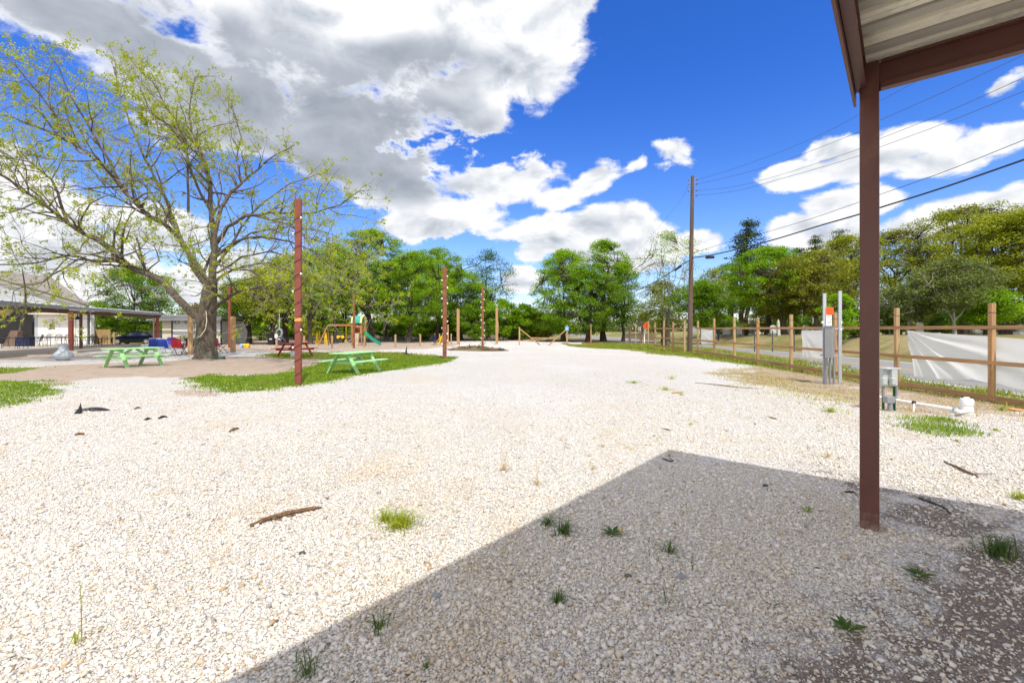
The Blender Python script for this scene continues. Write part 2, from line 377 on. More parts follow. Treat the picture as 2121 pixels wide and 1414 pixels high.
# broken cloud added over the unseen sky (overhead and behind) to light the shade
n4=n.noise(wv,2.4,8,.6,.3); wreg=n.math('MAXIMUM',n.smooth(el,.80,1.0),n.smooth(n.math('ABSOLUTE',az),1.0,1.25))
a2=n.math('MULTIPLY',n.math('MULTIPLY',n.smooth(n4,.40,.50),wreg),n.smooth(el,-.02,.05))
full=n.mix(alpha,skyc,cl); full=n.mix(a2,full,(6.6,6.4,6.1))
n.l.new(full,bg.inputs[0]); bg.inputs[1].default_value=.15
scene.view_settings.view_transform='Standard'; scene.view_settings.look='None'; scene.view_settings.exposure=.47; scene.view_settings.gamma=1
scene.cycles.use_denoising=True
try: scene.cycles.denoiser='OPENIMAGEDENOISE'
except Exception: pass
scene.cycles.max_bounces=7; scene.cycles.transparent_max_bounces=12; scene.cycles.sample_clamp_indirect=8; scene.cycles.caustics_reflective=False; scene.cycles.caustics_refractive=False
w.cycles.sampling_method='MANUAL'; w.cycles.sample_map_resolution=1024
# ================================================================== ground
def gp(pts): 
    out=[]
    for (a,b) in pts:
        if b<690: b=690
        p=G(a,b); out.append((p.x,p.y))
    return out
ZONES={
 'grass':[gp([(-250,800),(0,790),(60,788),(130,808),(60,832),(0,845),(-250,900)]),
          gp([(395,782),(440,776),(500,779),(560,776),(610,768),(700,742),(760,737),(850,737),(950,740),(920,752),(800,768),(700,786),(560,806),(470,815),(420,800)]),
          gp([(540,733),(640,729),(760,728),(840,731),(905,736),(840,743),(740,743),(660,743),(560,741)]),
          gp([(-100,764),(0,762),(85,761),(50,769),(0,775),(-100,778)]),
          gp([(1160,712),(1200,715),(1230,713),(1290,707),(1360,707),(1420,716),(1560,735),(1700,752),(1860,782),(2121,822),(2400,870),(2400,880),(2121,836),(2000,816),(1860,799),(1700,774),(1600,763),(1520,752),(1440,740),(1350,732),(1300,724),(1240,722),(1190,718)]),
          [(10.6,-20),(12.3,-20),(12.3,60),(10.3,60)]],
 'sand':[gp([(-150,785),(0,772),(100,757),(200,753),(340,749),(420,738),(560,740),(680,741),(690,748),(640,765),(560,776),(440,778),(390,783),(300,779),(200,783),(110,797),(60,788),(0,790),(-150,800)]),
         gp([(440,727),(560,727),(700,728),(860,723),(945,717),(945,710),(860,708),(700,708),(480,708)]),
         gp([(-200,742),(0,739),(200,736),(340,733),(340,737),(200,741),(0,745),(-200,748)]),
         gp([(350,812),(400,800),(470,816),(440,822),(380,820)])],
 'dry':[gp([(1470,770),(1560,757),(1700,772),(1860,797),(2000,815),(2121,835),(2200,845),(2200,890),(2080,862),(1990,862),(1900,868),(1820,850),(1760,838),(1700,822),(1600,803),(1500,790)]),
        gp([(1880,868),(1960,868),(2010,890),(1960,905),(1890,895)])],
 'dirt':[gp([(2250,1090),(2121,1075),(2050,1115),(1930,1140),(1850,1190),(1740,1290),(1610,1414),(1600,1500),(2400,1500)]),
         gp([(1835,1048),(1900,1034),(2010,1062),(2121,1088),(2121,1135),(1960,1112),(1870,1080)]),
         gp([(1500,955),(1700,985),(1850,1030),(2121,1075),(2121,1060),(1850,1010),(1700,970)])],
 'litter':[[(-32,41.5),(-22,43),(-14,44),(-8.5,46),(-6,60),(0,66),(0,140),(-60,140),(-42,60)],gp([(1290,694),(1360,694),(1360,706),(1290,706)]),[(1,60),(6,52),(10,52),(12,70),(0,80)]],
 'weedy':[gp([(1130,775),(1470,765),(1700,815),(1790,900),(1730,975),(1420,930),(1250,905)]),gp([(1500,760),(1700,785),(1780,800),(1800,880),(1650,830),(1480,800)])],
 'gravel':[[(-70,-30),(-70,40),(-40,43),(-20,47),(-8,57),(6,62),(9,47),(9.4,36),(9.8,24),(10.2,14),(10.5,5),(11,-30)]],
}
def sdist(poly,x,y):
    inside=np.zeros(x.shape,bool); dm=np.full(x.shape,1e9); k=len(poly)
    for i in range(k):
        x0,y0=poly[i]; x1,y1=poly[(i+1)%k]; dx,dy=x1-x0,y1-y0; L=dx*dx+dy*dy+1e-12
        t=np.clip(((x-x0)*dx+(y-y0)*dy)/L,0,1); dm=np.minimum(dm,np.hypot(x-x0-t*dx,y-y0-t*dy))
        c=((y0>y)!=(y1>y))&(x<(x1-x0)*(y-y0)/(y1-y0+1e-12)+x0); inside^=c
    return np.where(inside,dm,-dm)
def zone(name,x,y):
    return np.max([sdist(p,x,y) for p in ZONES[name]],axis=0)
def stepped(a,b,st): return list(np.arange(a,b,st))
xs=np.array([-900,-600,-400,-280,-200,-150,-115,-90,-75,-62,-52,-46]+stepped(-42,-14,.4)+stepped(-14,12,.16)+stepped(12,26,.5)+[27,30,34,40,48,58,75,100,150,220,320,500,900],float)
ys=np.array([-400,-200,-100,-60,-40,-25,-15,-8]+stepped(-4,0,.5)+stepped(0,30,.16)+stepped(30,64,.4)+[65,68,72,78,86,96,110,130,160,200,260,350,500,800,1500],float)
X,Y=np.meshgrid(xs,ys); Z=gz(X,Y)
road=(X>12.0)&(X<18.2); Z=Z-np.where(road,.05,0)
nx,ny=len(xs),len(ys)
idx=np.arange(nx*ny).reshape(ny,nx)
fc=np.stack([idx[:-1,:-1],idx[:-1,1:],idx[1:,1:],idx[1:,:-1]],-1).reshape(-1,4)
gm=mesh_np('ground',np.stack([X,Y,Z],-1).reshape(-1,3),fc,None,True)
for zn,wd in (('grass',.5),('sand',.6),('dry',1.0),('dirt',.5),('litter',1.2),('gravel',.5)):
    # width of the soft edge grows with distance, as the patches are larger there
    sd=zone(zn,X,Y); at=gm.attributes.new(zn,'FLOAT','POINT'); at.data.foreach_set('value',np.clip(.5+sd/(2*wd),0,1).astype(np.float32).ravel())
def groundmat():
    m,n,b=newmat('yard_ground'); tc=n.new('ShaderNodeTexCoord').outputs['Object']
    A=lambda k: n.new('ShaderNodeAttribute',attribute_name=k).outputs['Fac']
    nz=n.noise(tc,1.1,6,.62); nf=n.noise(tc,5,5,.65); nl=n.noise(tc,.16,4,.55); nm=n.noise(n.mapping(tc,(.8,.35,1),(0,0,.5)),.55,6,.6); ng=n.noise(tc,34,4,.7)
    pert=n.math('ADD',n.math('MULTIPLY',n.math('SUBTRACT',nz,.5),1.1),n.math('MULTIPLY',n.math('SUBTRACT',nf,.5),.8))
    def mask(k,a=.42,bb=.58,g=1.0): return n.smooth(n.math('ADD',A(k),n.math('MULTIPLY',pert,g)),a,bb)
    # gravel: two sizes of crushed stone, gaps painted darker for dusty soil and shade
    vo=n.new('ShaderNodeTexVoronoi'); n.l.new(n.mapping(tc,(1,1,1)),vo.inputs['Vector']); vo.inputs['Scale'].default_value=68
    ve=n.new('ShaderNodeTexVoronoi',feature='DISTANCE_TO_EDGE'); n.l.new(tc,ve.inputs['Vector']); ve.inputs['Scale'].default_value=68
    v2=n.new('ShaderNodeTexVoronoi'); n.l.new(tc,v2.inputs['Vector']); v2.inputs['Scale'].default_value=19
    sc=n.new('ShaderNodeSeparateColor'); n.l.new(vo.outputs['Color'],sc.inputs[0]); r1=sc.outputs[0]
    sc2=n.new('ShaderNodeSeparateColor'); n.l.new(v2.outputs['Color'],sc2.inputs[0])
    stone=n.ramp(r1,[(0,(.72,.70,.665)),(.3,(.79,.78,.76)),(.6,(.69,.65,.59)),(.78,(.76,.75,.735)),(.86,(.55,.45,.33)),(.93,(.44,.43,.42)),(1,(.64,.625,.60))],'CONSTANT')
    gap=n.math('MULTIPLY',n.smooth(ve.outputs['Distance'],.12,.02),n.smooth(ng,.35,.6))
    grav=n.mix(n.math('MULTIPLY',gap,.85),stone,(.30,.245,.18))
    warm=n.smooth(nm,.50,.72); grav=n.mix(n.math('MULTIPLY',warm,.5),grav,(.68,.58,.44))
    grav=n.mix(n.math('MULTIPLY',n.smooth(nl,.45,.62),.35),grav,(.72,.72,.73))
    grav=n.mix(n.math('MULTIPLY',n.smooth(n.noise(tc,2.1,6,.7),.62,.78),.35),grav,(.56,.48,.38))
    sand=n.mix(nf,(.43,.325,.25),(.58,.465,.375)); sand=n.mix(n.math('MULTIPLY',n.smooth(n.noise(tc,1.9,7,.72),.48,.66),.65),sand,(.33,.255,.195)); sand=n.mix(n.math('MULTIPLY',n.smooth(ng,.54,.64),.6),sand,(.66,.62,.56))  # darker patches put shade into the sand colour, pale specks are gravel bits
    grs=n.mix(nf,(.10,.17,.012),(.23,.31,.03)); grs=n.mix(n.math('MULTIPLY',n.smooth(nz,.55,.75),.6),grs,(.26,.24,.09))
    dry=n.mix(nf,(.30,.20,.10),(.52,.40,.25)); dry=n.mix(n.math('MULTIPLY',n.smooth(ng,.5,.62),.6),dry,(.60,.53,.42))
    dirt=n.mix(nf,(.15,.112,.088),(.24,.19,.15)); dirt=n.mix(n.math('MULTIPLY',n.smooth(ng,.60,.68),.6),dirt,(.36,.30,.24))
    lit=n.mix(nf,(.085,.065,.035),(.20,.15,.08)); lit=n.mix(n.math('MULTIPLY',n.smooth(nz,.5,.7),.7),lit,(.075,.11,.02))
    fld=n.mix(nf,(.15,.16,.035),(.33,.28,.11)); fld=n.mix(n.smooth(nl,.4,.62),fld,(.38,.31,.16)); fld=n.mix(n.math('MULTIPLY',n.smooth(nz,.48,.70),.65),fld,(.10,.14,.02))
    mg=mask('gravel')
    c=n.mix(mg,fld,grav); c=n.mix(mask('litter'),c,lit); c=n.mix(mask('sand'),c,sand)
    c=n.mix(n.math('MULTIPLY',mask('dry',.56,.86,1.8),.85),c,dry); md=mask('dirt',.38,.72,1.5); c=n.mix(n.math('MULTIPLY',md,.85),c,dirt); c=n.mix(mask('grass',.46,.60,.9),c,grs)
    n.l.new(c,b.inputs['Base Color']); b.inputs['Roughness'].default_value=.92; b.inputs['Specular IOR Level'].default_value=.15
    h=n.math('ADD',n.math('MULTIPLY',n.math('SUBTRACT',1,gap),.6),n.math('MULTIPLY',r1,.5)); h=n.math('ADD',h,n.math('MULTIPLY',nf,.6)); h=n.math('ADD',h,n.math('MULTIPLY',ng,.6))
    n.l.new(n.bump(h,.75,.03),b.inputs['Normal']); return m
gm.materials.append(groundmat()); ground=obj('ground',gm); tag(ground,kind='structure')
# ------------------------------------------------------------------ loose stones near the camera
def ico():
    t=(1+5**.5)/2; v=np.array([(-1,t,0),(1,t,0),(-1,-t,0),(1,-t,0),(0,-1,t),(0,1,t),(0,-1,-t),(0,1,-t),(t,0,-1),(t,0,1),(-t,0,-1),(-t,0,1)],float)
    v/=np.linalg.norm(v[0]); f=np.array([(0,11,5),(0,5,1),(0,1,7),(0,7,10),(0,10,11),(1,5,9),(5,11,4),(11,10,2),(10,7,6),(7,1,8),(3,9,4),(3,4,2),(3,2,6),(3,6,8),(3,8,9),(4,9,5),(2,4,11),(6,2,10),(8,6,7),(9,8,1)])
    return v,f
def stones():
    rng=np.random.default_rng(5)
    bv=np.array([(1,0,0),(-1,0,0),(0,1,0),(0,-1,0),(0,0,1),(0,0,-1)],float); bf=np.array([(0,2,4),(2,1,4),(1,3,4),(3,0,4),(2,0,5),(1,2,5),(3,1,5),(0,3,5)])
    # stones per square metre fall off smoothly with distance; far out the ground's own texture carries on
    yb=np.linspace(1.15,13.0,240); hw=.62+1.19*yb; dens=19000/(1+(np.maximum(yb-2.0,0)/1.6)**2.0)*np.clip((13.0-yb)/4.0,0,1)
    pdf=dens*hw*2; N=int(pdf.sum()*(yb[1]-yb[0])); cdf=np.concatenate([[0],np.cumsum((pdf[1:]+pdf[:-1])/2)]); cdf/=cdf[-1]
    y=np.interp(rng.random(N),cdf,yb); x=rng.uniform(-1,1,N)*(.62+1.19*y)
    dd=zone('dirt',x,y)+.25*np.sin(x*5.1+y*2.2)*np.sin(y*6.3-x*1.7); keep=~((dd>-.1)&(rng.random(N)<.74+.2*np.clip(dd,0,1)))
    dn=.5+.5*np.sin(x*2.1+1.3*np.sin(y*1.7)+.6*np.sin(x*5.3))*np.cos(y*1.9+x*.6+.8*np.sin(y*4.1)); keep&=rng.random(N)<(.62+.38*dn)
    keep&=~((zone('dry',x,y)+.35*np.sin(x*3.3+y)*np.sin(y*2.9-x*1.3)>.0)&(rng.random(N)<.8))
    x=x[keep]; y=y[keep]; k=len(x); print('stones',k)
    s=np.exp(rng.normal(math.log(.0054),.46,k))*np.clip(.85+.05*y,1,1.3); s=np.clip(s,.0024,.02)
    ax=np.stack([s*rng.uniform(1.0,1.75,k),s*rng.uniform(.75,1.2,k),s*rng.uniform(.45,.9,k)],-1)
    a=rng.uniform(0,2*np.pi,k); tx=rng.normal(0,.4,k); ty=rng.normal(0,.4,k)
    tmpl=np.stack([bv*(1+rng.uniform(-.3,.3,(6,1)))+rng.normal(0,.22,(6,3)) for _ in range(40)])
    v=tmpl[rng.integers(0,40,k)]*ax[:,None,:]
    def rot(v,i,j,t):
        c,s_=np.cos(t)[:,None],np.sin(t)[:,None]; o=v.copy(); o[:,:,i]=v[:,:,i]*c-v[:,:,j]*s_; o[:,:,j]=v[:,:,i]*s_+v[:,:,j]*c; return o
    v=rot(rot(rot(v,1,2,tx),0,2,ty),0,1,a)
    z=gz(x,y)+ax[:,2]*rng.uniform(.1,.7,k)
    v=v+np.stack([x,y,z],-1)[:,None,:]
    f=(bf[None]+6*np.arange(k)[:,None,None]).reshape(-1,3)
    m,n,b=newmat('crushed_limestone'); r=n.new('ShaderNodeNewGeometry').outputs['Random Per Island']; tc=n.new('ShaderNodeTexCoord').outputs['Object']
    c=n.ramp(r,[(0,(.72,.675,.60)),(.22,(.82,.785,.72)),(.52,(.65,.575,.465)),(.62,(.76,.725,.66)),(.82,(.55,.445,.315)),(.87,(.53,.515,.50)),(.94,(.44,.30,.17)),(.952,(.27,.265,.26)),(.965,(.78,.76,.73))],'CONSTANT')
    c=n.mix(n.math('MULTIPLY',n.noise(tc,70,4,.6),.35),c,(.50,.42,.32)); c=n.mix(n.math('MULTIPLY',n.smooth(n.noise(n.mapping(tc,(.9,.4,1),(0,0,.9)),1,6,.65),.5,.68),.55),c,(.62,.49,.32))
    n.l.new(c,b.inputs['Base Color']); b.inputs['Roughness'].default_value=.85; b.inputs['Specular IOR Level'].default_value=.2
    o=obj('gravel',mesh_np('gravel',v.reshape(-1,3),f,m)); tag(o,'loose crushed white and tan limestone gravel over the near ground','gravel',kind='stuff')
stones()
# ------------------------------------------------------------------ road
def strip(name,x0,x1,mat,dz,y0=-30,y1=220):
    yy=np.concatenate([np.arange(y0,60,1.0),np.arange(60,y1+1,10.0)]); 
    v=[];
    for x in (x0,x1): v.append(np.stack([np.full_like(yy,x),yy,-0.12*(1-S((yy-12)/10.0))+dz],-1))
    k=len(yy); f=[(i,k+i,k+i+1,i+1) for i in range(k-1)]
    o=obj(name,mesh_np(name,np.concatenate(v),f,mat)); tag(o,kind='structure'); return o
def asphalt():
    m,n,b=newmat('asphalt'); tc=n.new('ShaderNodeTexCoord').outputs['Object']
    f=n.noise(tc,60,4,.7); l=n.noise(n.mapping(tc,(1.2,.08,1)),1,4,.6); c=n.mix(f,(.17,.165,.165),(.25,.245,.24)); c=n.mix(n.math('MULTIPLY',l,.5),c,(.30,.285,.27))
    n.l.new(c,b.inputs['Base Color']); b.inputs['Roughness'].default_value=.85; n.l.new(n.bump(f,.3,.01),b.inputs['Normal']); return m
strip('road',12.25,17.95,asphalt(),.0)
lm=pmat('road_paint_white',(.72,.72,.70),.7,0,.15,4,.02); ym=pmat('road_paint_yellow',(.56,.36,.08),.7,0,.15,4,.02)
strip('road_edge_line',12.58,12.70,lm,.004); strip('road_edge_line',17.5,17.62,lm,.004)
strip('road_centre_line',14.92,15.02,ym,.004); strip('road_centre_line',15.14,15.24,ym,.004)
# ================================================================== plants
def leaves_np(cent,size,rng,flat=.45,asp=.55,sizevar=.35):
    "one pointed quad per centre, random turn"
    k=len(cent); n=rng.normal(0,1,(k,3)); n[:,2]+=np.sign(n[:,2])*flat*1.5; n/=np.linalg.norm(n,axis=1)[:,None]
    t=rng.normal(0,1,(k,3)); t-=n*(t*n).sum(1)[:,None]; t/=np.linalg.norm(t,axis=1)[:,None]; b=np.cross(n,t)
    L=size*(1+rng.uniform(-sizevar,sizevar,k))[:,None]; W=L*asp
    bend=n*L*.18
    v=np.stack([cent-t*L*.5,cent+b*W*.5+bend,cent+t*L*.5,cent-b*W*.5+bend],1).reshape(-1,3)
    return v,np.arange(4*k).reshape(k,4)
def curve(p0,p1,rng,bow,k=5,jit=.06):
    p0=Vector(p0);p1=Vector(p1); L=(p1-p0).length; out=[]
    for i in range(k+1):
        t=i/k; p=p0.lerp(p1,t); p.z+=bow*L*4*t*(1-t)
        if 0<i<k: p+=Vector((rng.uniform(-1,1),rng.uniform(-1,1),rng.uniform(-1,1)))*jit*L
        out.append(p)
    return out
LEAF={
 'bright':leafmat('leaf_bright_green',(.125,.285,.005),(.33,.53,.009)),
 'mid':leafmat('leaf_mid_green',(.085,.20,.006),(.235,.40,.011)),
 'lime':leafmat('leaf_lime_green',(.18,.30,.010),(.36,.50,.02)),
 'blue':leafmat('leaf_blue_green',(.045,.150,.038),(.095,.240,.065)),
 'olive':leafmat('leaf_olive',(.19,.25,.014),(.40,.44,.032)),
 'russet':leafmat('leaf_russet_olive',(.155,.19,.018),(.35,.365,.042)),
 'grey':leafmat('leaf_grey_green',(.130,.180,.055),(.250,.300,.100)),
 'cedar':leafmat('needle_dark_green',(.028,.060,.016),(.075,.125,.035),.2),
 'pecan':leafmat('leaf_new_yellow_green',(.26,.36,.012),(.50,.56,.03),.5,.8),
 'brush':leafmat('brush_brown_green',(.16,.14,.05),(.30,.25,.10),.3),
}
def tree(name,label,cat,loc,Ht,Rc,hb,leaf,bark='bark',seed=1,nclump=110,nleaf=85,lsize=.165,crad=.66,tr=.22,lean=(0,0),ntrunk=1,style='round',group=None,sq=1.0,bare=0):
    rng=random.Random(seed); nr=np.random.default_rng(seed)
    root=thing(name,label,cat,loc,0,group)
    tb=MB(); zc=hb+(Ht-hb)*(.42 if style!='cedar' else .3); up=Ht-zc; dn=zc-hb
    ph=[rng.uniform(0,6.28) for _ in range(4)]
    def env(z,phi):
        u=(z-zc)/(up if z>zc else max(dn,.01)); u=max(-1,min(1,u))
        if style=='cedar': r=max(0.05,(Ht-z)/(Ht-hb))**.8
        else: r=(1-abs(u)**2.2)**.55
        lob=1+.20*math.sin(2*phi+ph[0]+u)+.16*math.sin(3*phi+ph[1]-2*u)+.12*math.sin(5*phi+ph[2]+4*u)
        return Rc*r*lob
    ends=[]
    for q in range(ntrunk):
        off=Vector((0,0,0)) if ntrunk==1 else Vector((rng.uniform(-.35,.35),rng.uniform(-.35,.35),0))*Rc*.25
        top=Vector((lean[0]+rng.uniform(-.1,.1)*Rc+off.x*2.2,lean[1]+off.y*2.2,hb+(Ht-hb)*(.62 if style!='cedar' else .97)))
        pts=curve(off+Vector((0,0,-.15)),top,rng,0,7,.018); k=len(pts)
        rr=[tr*(1.35 if i==0 else 1)*(1-.86*(i/(k-1))**.9)/(1 if ntrunk==1 else 1.35) for i in range(k)]
        tb.tube(pts,rr,8); ends.append((pts,rr))
    limbs=[]
    nl=0 if style=='cedar' else int(7+Rc*.6)
    for i in range(nl):
        pts,rr=ends[i%len(ends)]; j=rng.randint(2,len(pts)-2) if hb>1 else rng.randint(1,len(pts)-2)
        phi=6.283*i/nl+rng.uniform(-.5,.5); z=hb+(Ht-hb)*rng.uniform(.25,.9); r=env(z,phi)*rng.uniform(.55,.85)
        e=Vector((lean[0]*.6+r*math.cos(phi),lean[1]*.6+r*math.sin(phi),max(z,pts[j].z+.2)))
        lp=curve(pts[j],e,rng,.10,5,.05); r0=rr[j]*.62; tb.tube(lp,[r0*(1-.85*t/5) for t in range(6)],6); limbs.append(lp)
    nodes=[p for l in limbs for p in l[2:]]+[p for pts,_ in ends for p in pts[3:]]
    cents=[];axes=[]
    for i in range(int(nclump*1.5)):
        phi=rng.uniform(0,6.283); z=hb+(Ht-hb)*(rng.random()**(.85 if style!='cedar' else 1.3)); r=env(z,phi)*rng.random()**.42*(1.16 if rng.random()<.15 else 1)
        c=Vector((lean[0]*(z/Ht)+r*math.cos(phi),lean[1]*(z/Ht)+r*math.sin(phi)*sq,z))
        if style=='cedar': b=Vector((lean[0]*z/Ht,lean[1]*z/Ht,max(z-r*.15,hb*.5)))
        else: b=min(nodes,key=lambda q:(q-c).length_squared)
        if (b-c).length>.3:
            bp=curve(b,c,rng,.05,3,.07); r0=.018+.012*(b-c).length; tb.tube(bp,[r0,r0*.8,r0*.5,r0*.2],4,False)
        cents.append(c)
    tr_o=tb.build('trunk',M[bark],root,None,True)
    if bare<1:
        cc=np.array([tuple(c) for c in cents]); s=nr.lognormal(0,.28,len(cc))*crad
        cnt=np.maximum((nleaf*(s/crad)**2*(1-bare)).astype(int),4); idx=np.repeat(np.arange(len(cc)),cnt)
        d=nr.normal(0,1,(len(idx),3)); d/=np.linalg.norm(d,axis=1)[:,None]; rad=nr.random(len(idx))**.5
        pos=cc[idx]+d*(rad*s[idx])[:,None]*np.array([1,1,.52 if style!='cedar' else .35])
        v,f=leaves_np(pos,lsize,nr); obj('crown',mesh_np('crown',v,f,LEAF[leaf]),root)
    return root
def bush(name,label,loc,Ht,Rc,leaf,seed,group=None,nleaf=70,lsize=.14,n=40,crad=.45,cat='bush',bark='bark_mid'):
    return tree(name,label,cat,loc,Ht,Rc,.12*Ht,leaf,bark,seed,n,nleaf,lsize,crad,.05,(0,0),4,group=group)
def T(px,d,top,wpx,hbpx,leaf,name,label,cat='tree',dz=0,**k):
    "a tree whose trunk stands at pixel column px, d metres off"
    x=XD(px,d); b=V(x,d,dz); Ht=H-(top-HY)/F*d-b.z; Rc=wpx/2/F*d; hb=max(.3,H-(hbpx-HY)/F*d-b.z)
    return tree(name,label,cat,b,Ht,Rc,hb,leaf,seed=int(px*7+d),**k)
g1='trees behind the playground'; g2='trees in the cemetery across the road'
T(278,60,556,165,690,'mid','leafy_tree','feathery green tree behind the porch roof and the dark car',nclump=170,nleaf=75,lsize=.2,crad=.85)
T(415,72,632,70,668,'brush','small_tree','rounded olive brown tree peeping over the small white building',nclump=50)
bush('leafy_bush','pale green bushes beside the tan privacy fence behind the porch',V(XD(232,58),58),4.2,3.6,'bright',31,n=60,nleaf=80)
bush('leafy_bush','low green bush behind the nose of the dark car',V(XD(285,62),62),2.6,3.0,'lime',32,n=40)
bush('leafy_bush','dark green bush left of the porch post under the roof',V(XD(205,64),64),5.5,3.5,'mid',33,n=60)
T(515,46,585,130,672,'mid','leafy_tree','dark spreading tree with low limbs right of the pecan trunk',group=g1,tr=.28,nclump=120)
T(562,44,560,130,650,'olive','leafy_tree','olive green tree with grey trunk behind the square timber post',group=g1,tr=.22,nclump=110,ntrunk=2)
T(590,47,535,120,648,'mid','leafy_tree','tall dark trunked tree with the hanging tyre',group=g1,tr=.36,nclump=120)
T(643,44,530,110,645,'bright','leafy_tree','slim tree just right of the nearest rust coloured pole',group=g1,tr=.24,lean=(-.4,0),nclump=110)
T(694,47,508,115,642,'bright','leafy_tree','leafy tree behind the swing beam of the playset',group=g1,tr=.28,nclump=120)
T(713,52,520,90,640,'mid','leafy_tree','dim slender tree between the swing beam and the play tower',group=g1,tr=.2,nclump=80)
T(768,52,478,150,648,'bright','leafy_tree','tallest full green tree rising behind the play tower',group=g1,tr=.36,nclump=190,nleaf=85)
T(800,57,545,110,650,'mid','leafy_tree','shaded green tree behind the end of the slide',group=g1,tr=.24,nclump=100)
T(845,50,522,130,668,'bright','leafy_tree','bright green tree with a leaning pale trunk left of the second rust pole',group=g1,tr=.3,lean=(.8,0),nclump=150,nleaf=80)
T(905,58,516,140,672,'bright','leafy_tree','broad bright green tree directly behind the second rust pole',group=g1,tr=.3,nclump=170,nleaf=80)
T(955,60,560,120,684,'bright','leafy_tree','lower bright green tree behind the left tall timber post',group=g1,tr=.25,nclump=120)
T(1011,64,519,100,655,'blue','ash_tree','blue green airy tree standing taller than the hedge beyond the third rust pole',tr=.3,nclump=75,nleaf=70,crad=.9)
T(1168,54,522,135,688,'bright','leafy_tree','left half of the big tree clump beyond the crossed barrier',group='big tree clump beyond the barrier',tr=.3,ntrunk=2,nclump=210,nleaf=85)
T(1250,55,501,105,660,'bright','leafy_tree','tallest tree of the clump beyond the barrier, with ivy on its trunk',group='big tree clump beyond the barrier',tr=.36,nclump=170,nleaf=85)
T(1218,53,560,150,692,'mid','leafy_tree','dark lower tree in the middle of the clump beyond the barrier',group='big tree clump beyond the barrier',tr=.3,nclump=150,nleaf=80)
T(1290,54,538,75,668,'mid','leafy_tree','thin tree on the right edge of the clump beyond the barrier',group='big tree clump beyond the barrier',tr=.2,nclump=80)
for px,top,wd,hb,lf,lab in [(540,575,150,672,'mid','dim tree in the second row behind the right square timber post'),(610,560,140,670,'mid','dim tree in the second row behind the nearest rust pole'),(665,548,130,668,'bright','second row tree glimpsed left of the swing beam'),(735,535,150,672,'mid','second row tree directly behind the thin pole at the play tower'),(815,540,150,676,'bright','second row tree glimpsed above the end of the slide'),(875,545,140,680,'mid','second row tree between the leaning trunk and the second rust pole'),(935,552,130,684,'bright','second row tree glimpsed right of the second rust pole'),(985,590,110,686,'mid','second row tree low behind the third rust pole')]:
    T(px,66+px%5,top,wd,hb,lf,'leafy_tree',lab,group='second row of trees behind the playground',tr=.2,nclump=120)
for i,(px,top,wd,lf,lab) in enumerate([(985,640,80,'mid','dark green thicket bush behind the third rust pole'),(1040,622,80,'bright','bright green bush behind the right tall timber post'),(1085,632,70,'bright','pale green bush left of the crossed barrier'),(1120,650,70,'olive','olive bush behind the left barrier post'),(1060,662,70,'brush','brown dead brush heap left of the crossed barrier'),(1105,668,60,'brush','tangle of brown dry vines behind the crossed barrier'),(930,662,70,'mid','shaded bush between the second rust pole and the timber post')]):
    d=57+i*.8; x=XD(px,d); b=V(x,d); bush('thicket_bush',lab,b,H-(top-HY)/F*d-b.z,wd/2/F*d,lf,200+i,'thicket at the edge of the yard',nleaf=85,lsize=.2,n=60,crad=.6)
T(1382,47,482,140,668,'lime','sparse_tree','sparse grey green tree with thin bare twigs left of the utility pole',tr=.18,ntrunk=3,nclump=120,nleaf=26,lsize=.14,crad=.6,bark='bark_pale')
T(1372,49,585,110,690,'olive','leafy_tree','low olive tree behind the short fence section',tr=.2,nclump=100,nleaf=60)
T(1330,80,632,60,676,'grey','small_tree','small grey tree behind the orange diamond sign',tr=.15,nclump=40,nleaf=40)
T(1455,44,585,95,676,'mid','leafy_tree','dark green tree just right of the utility pole',tr=.22,nclump=110)
T(1478,52,560,90,660,'olive','leafy_tree','pale olive tree between the utility pole and the bright green tree',tr=.2,nclump=80,nleaf=40)
T(1590,45,514,165,652,'bright','leafy_tree','full bright green tree across the road, left of the tall cedar shadow',group=g2,tr=.34,nclump=200,nleaf=90,dz=-.1)
T(1548,60,456,85,560,'cedar','cedar_tree','tall dark cedar with open layered top across the road',group=g2,tr=.3,style='cedar',nclump=70,nleaf=55,lsize=.25,crad=1.0)
T(1652,60,513,55,620,'cedar','cedar_tree','shortest dark cedar top right of the bright green tree',group=g2,tr=.2,style='cedar',nclump=50,nleaf=60,crad=.8)
T(1690,60,489,55,600,'cedar','cedar_tree','pointed dark cedar standing between two others',group=g2,tr=.22,style='cedar',nclump=55,nleaf=60,crad=.8)
T(1738,62,478,75,580,'cedar','cedar_tree','dark cedar top just left of the near steel post',group=g2,tr=.25,style='cedar',nclump=60,nleaf=60,crad=.9)
T(1625,43,560,120,655,'russet','oak_tree','russet tinged oak left of the grey meter box',group=g2,tr=.32,nclump=110,nleaf=70,bark='bark_mid')
T(1692,41,520,150,650,'russet','oak_tree','reddish brown oak right above the orange notice',group=g2,tr=.3,nclump=140,nleaf=75,bark='bark_mid')
T(1752,44,492,150,640,'olive','oak_tree','olive oak behind the near steel post',group=g2,tr=.34,nclump=150,nleaf=75,bark='bark_mid')
T(1858,46,478,170,640,'russet','oak_tree','golden brown oak right of the near steel post',group=g2,tr=.34,nclump=150,nleaf=65,bark='bark_mid')
T(1995,42,432,250,610,'olive','oak_tree','largest olive oak rising above its neighbours across the road',group=g2,tr=.5,nclump=260,nleaf=75,bark='bark')
T(2085,35,445,230,640,'olive','oak_tree','spreading oak at the far right with a thick dark trunk',group=g2,tr=.36,nclump=180,nleaf=80)
T(2190,33,430,220,620,'olive','oak_tree','olive oak cut by the right border of the view',group=g2,tr=.4,nclump=160,nleaf=80)
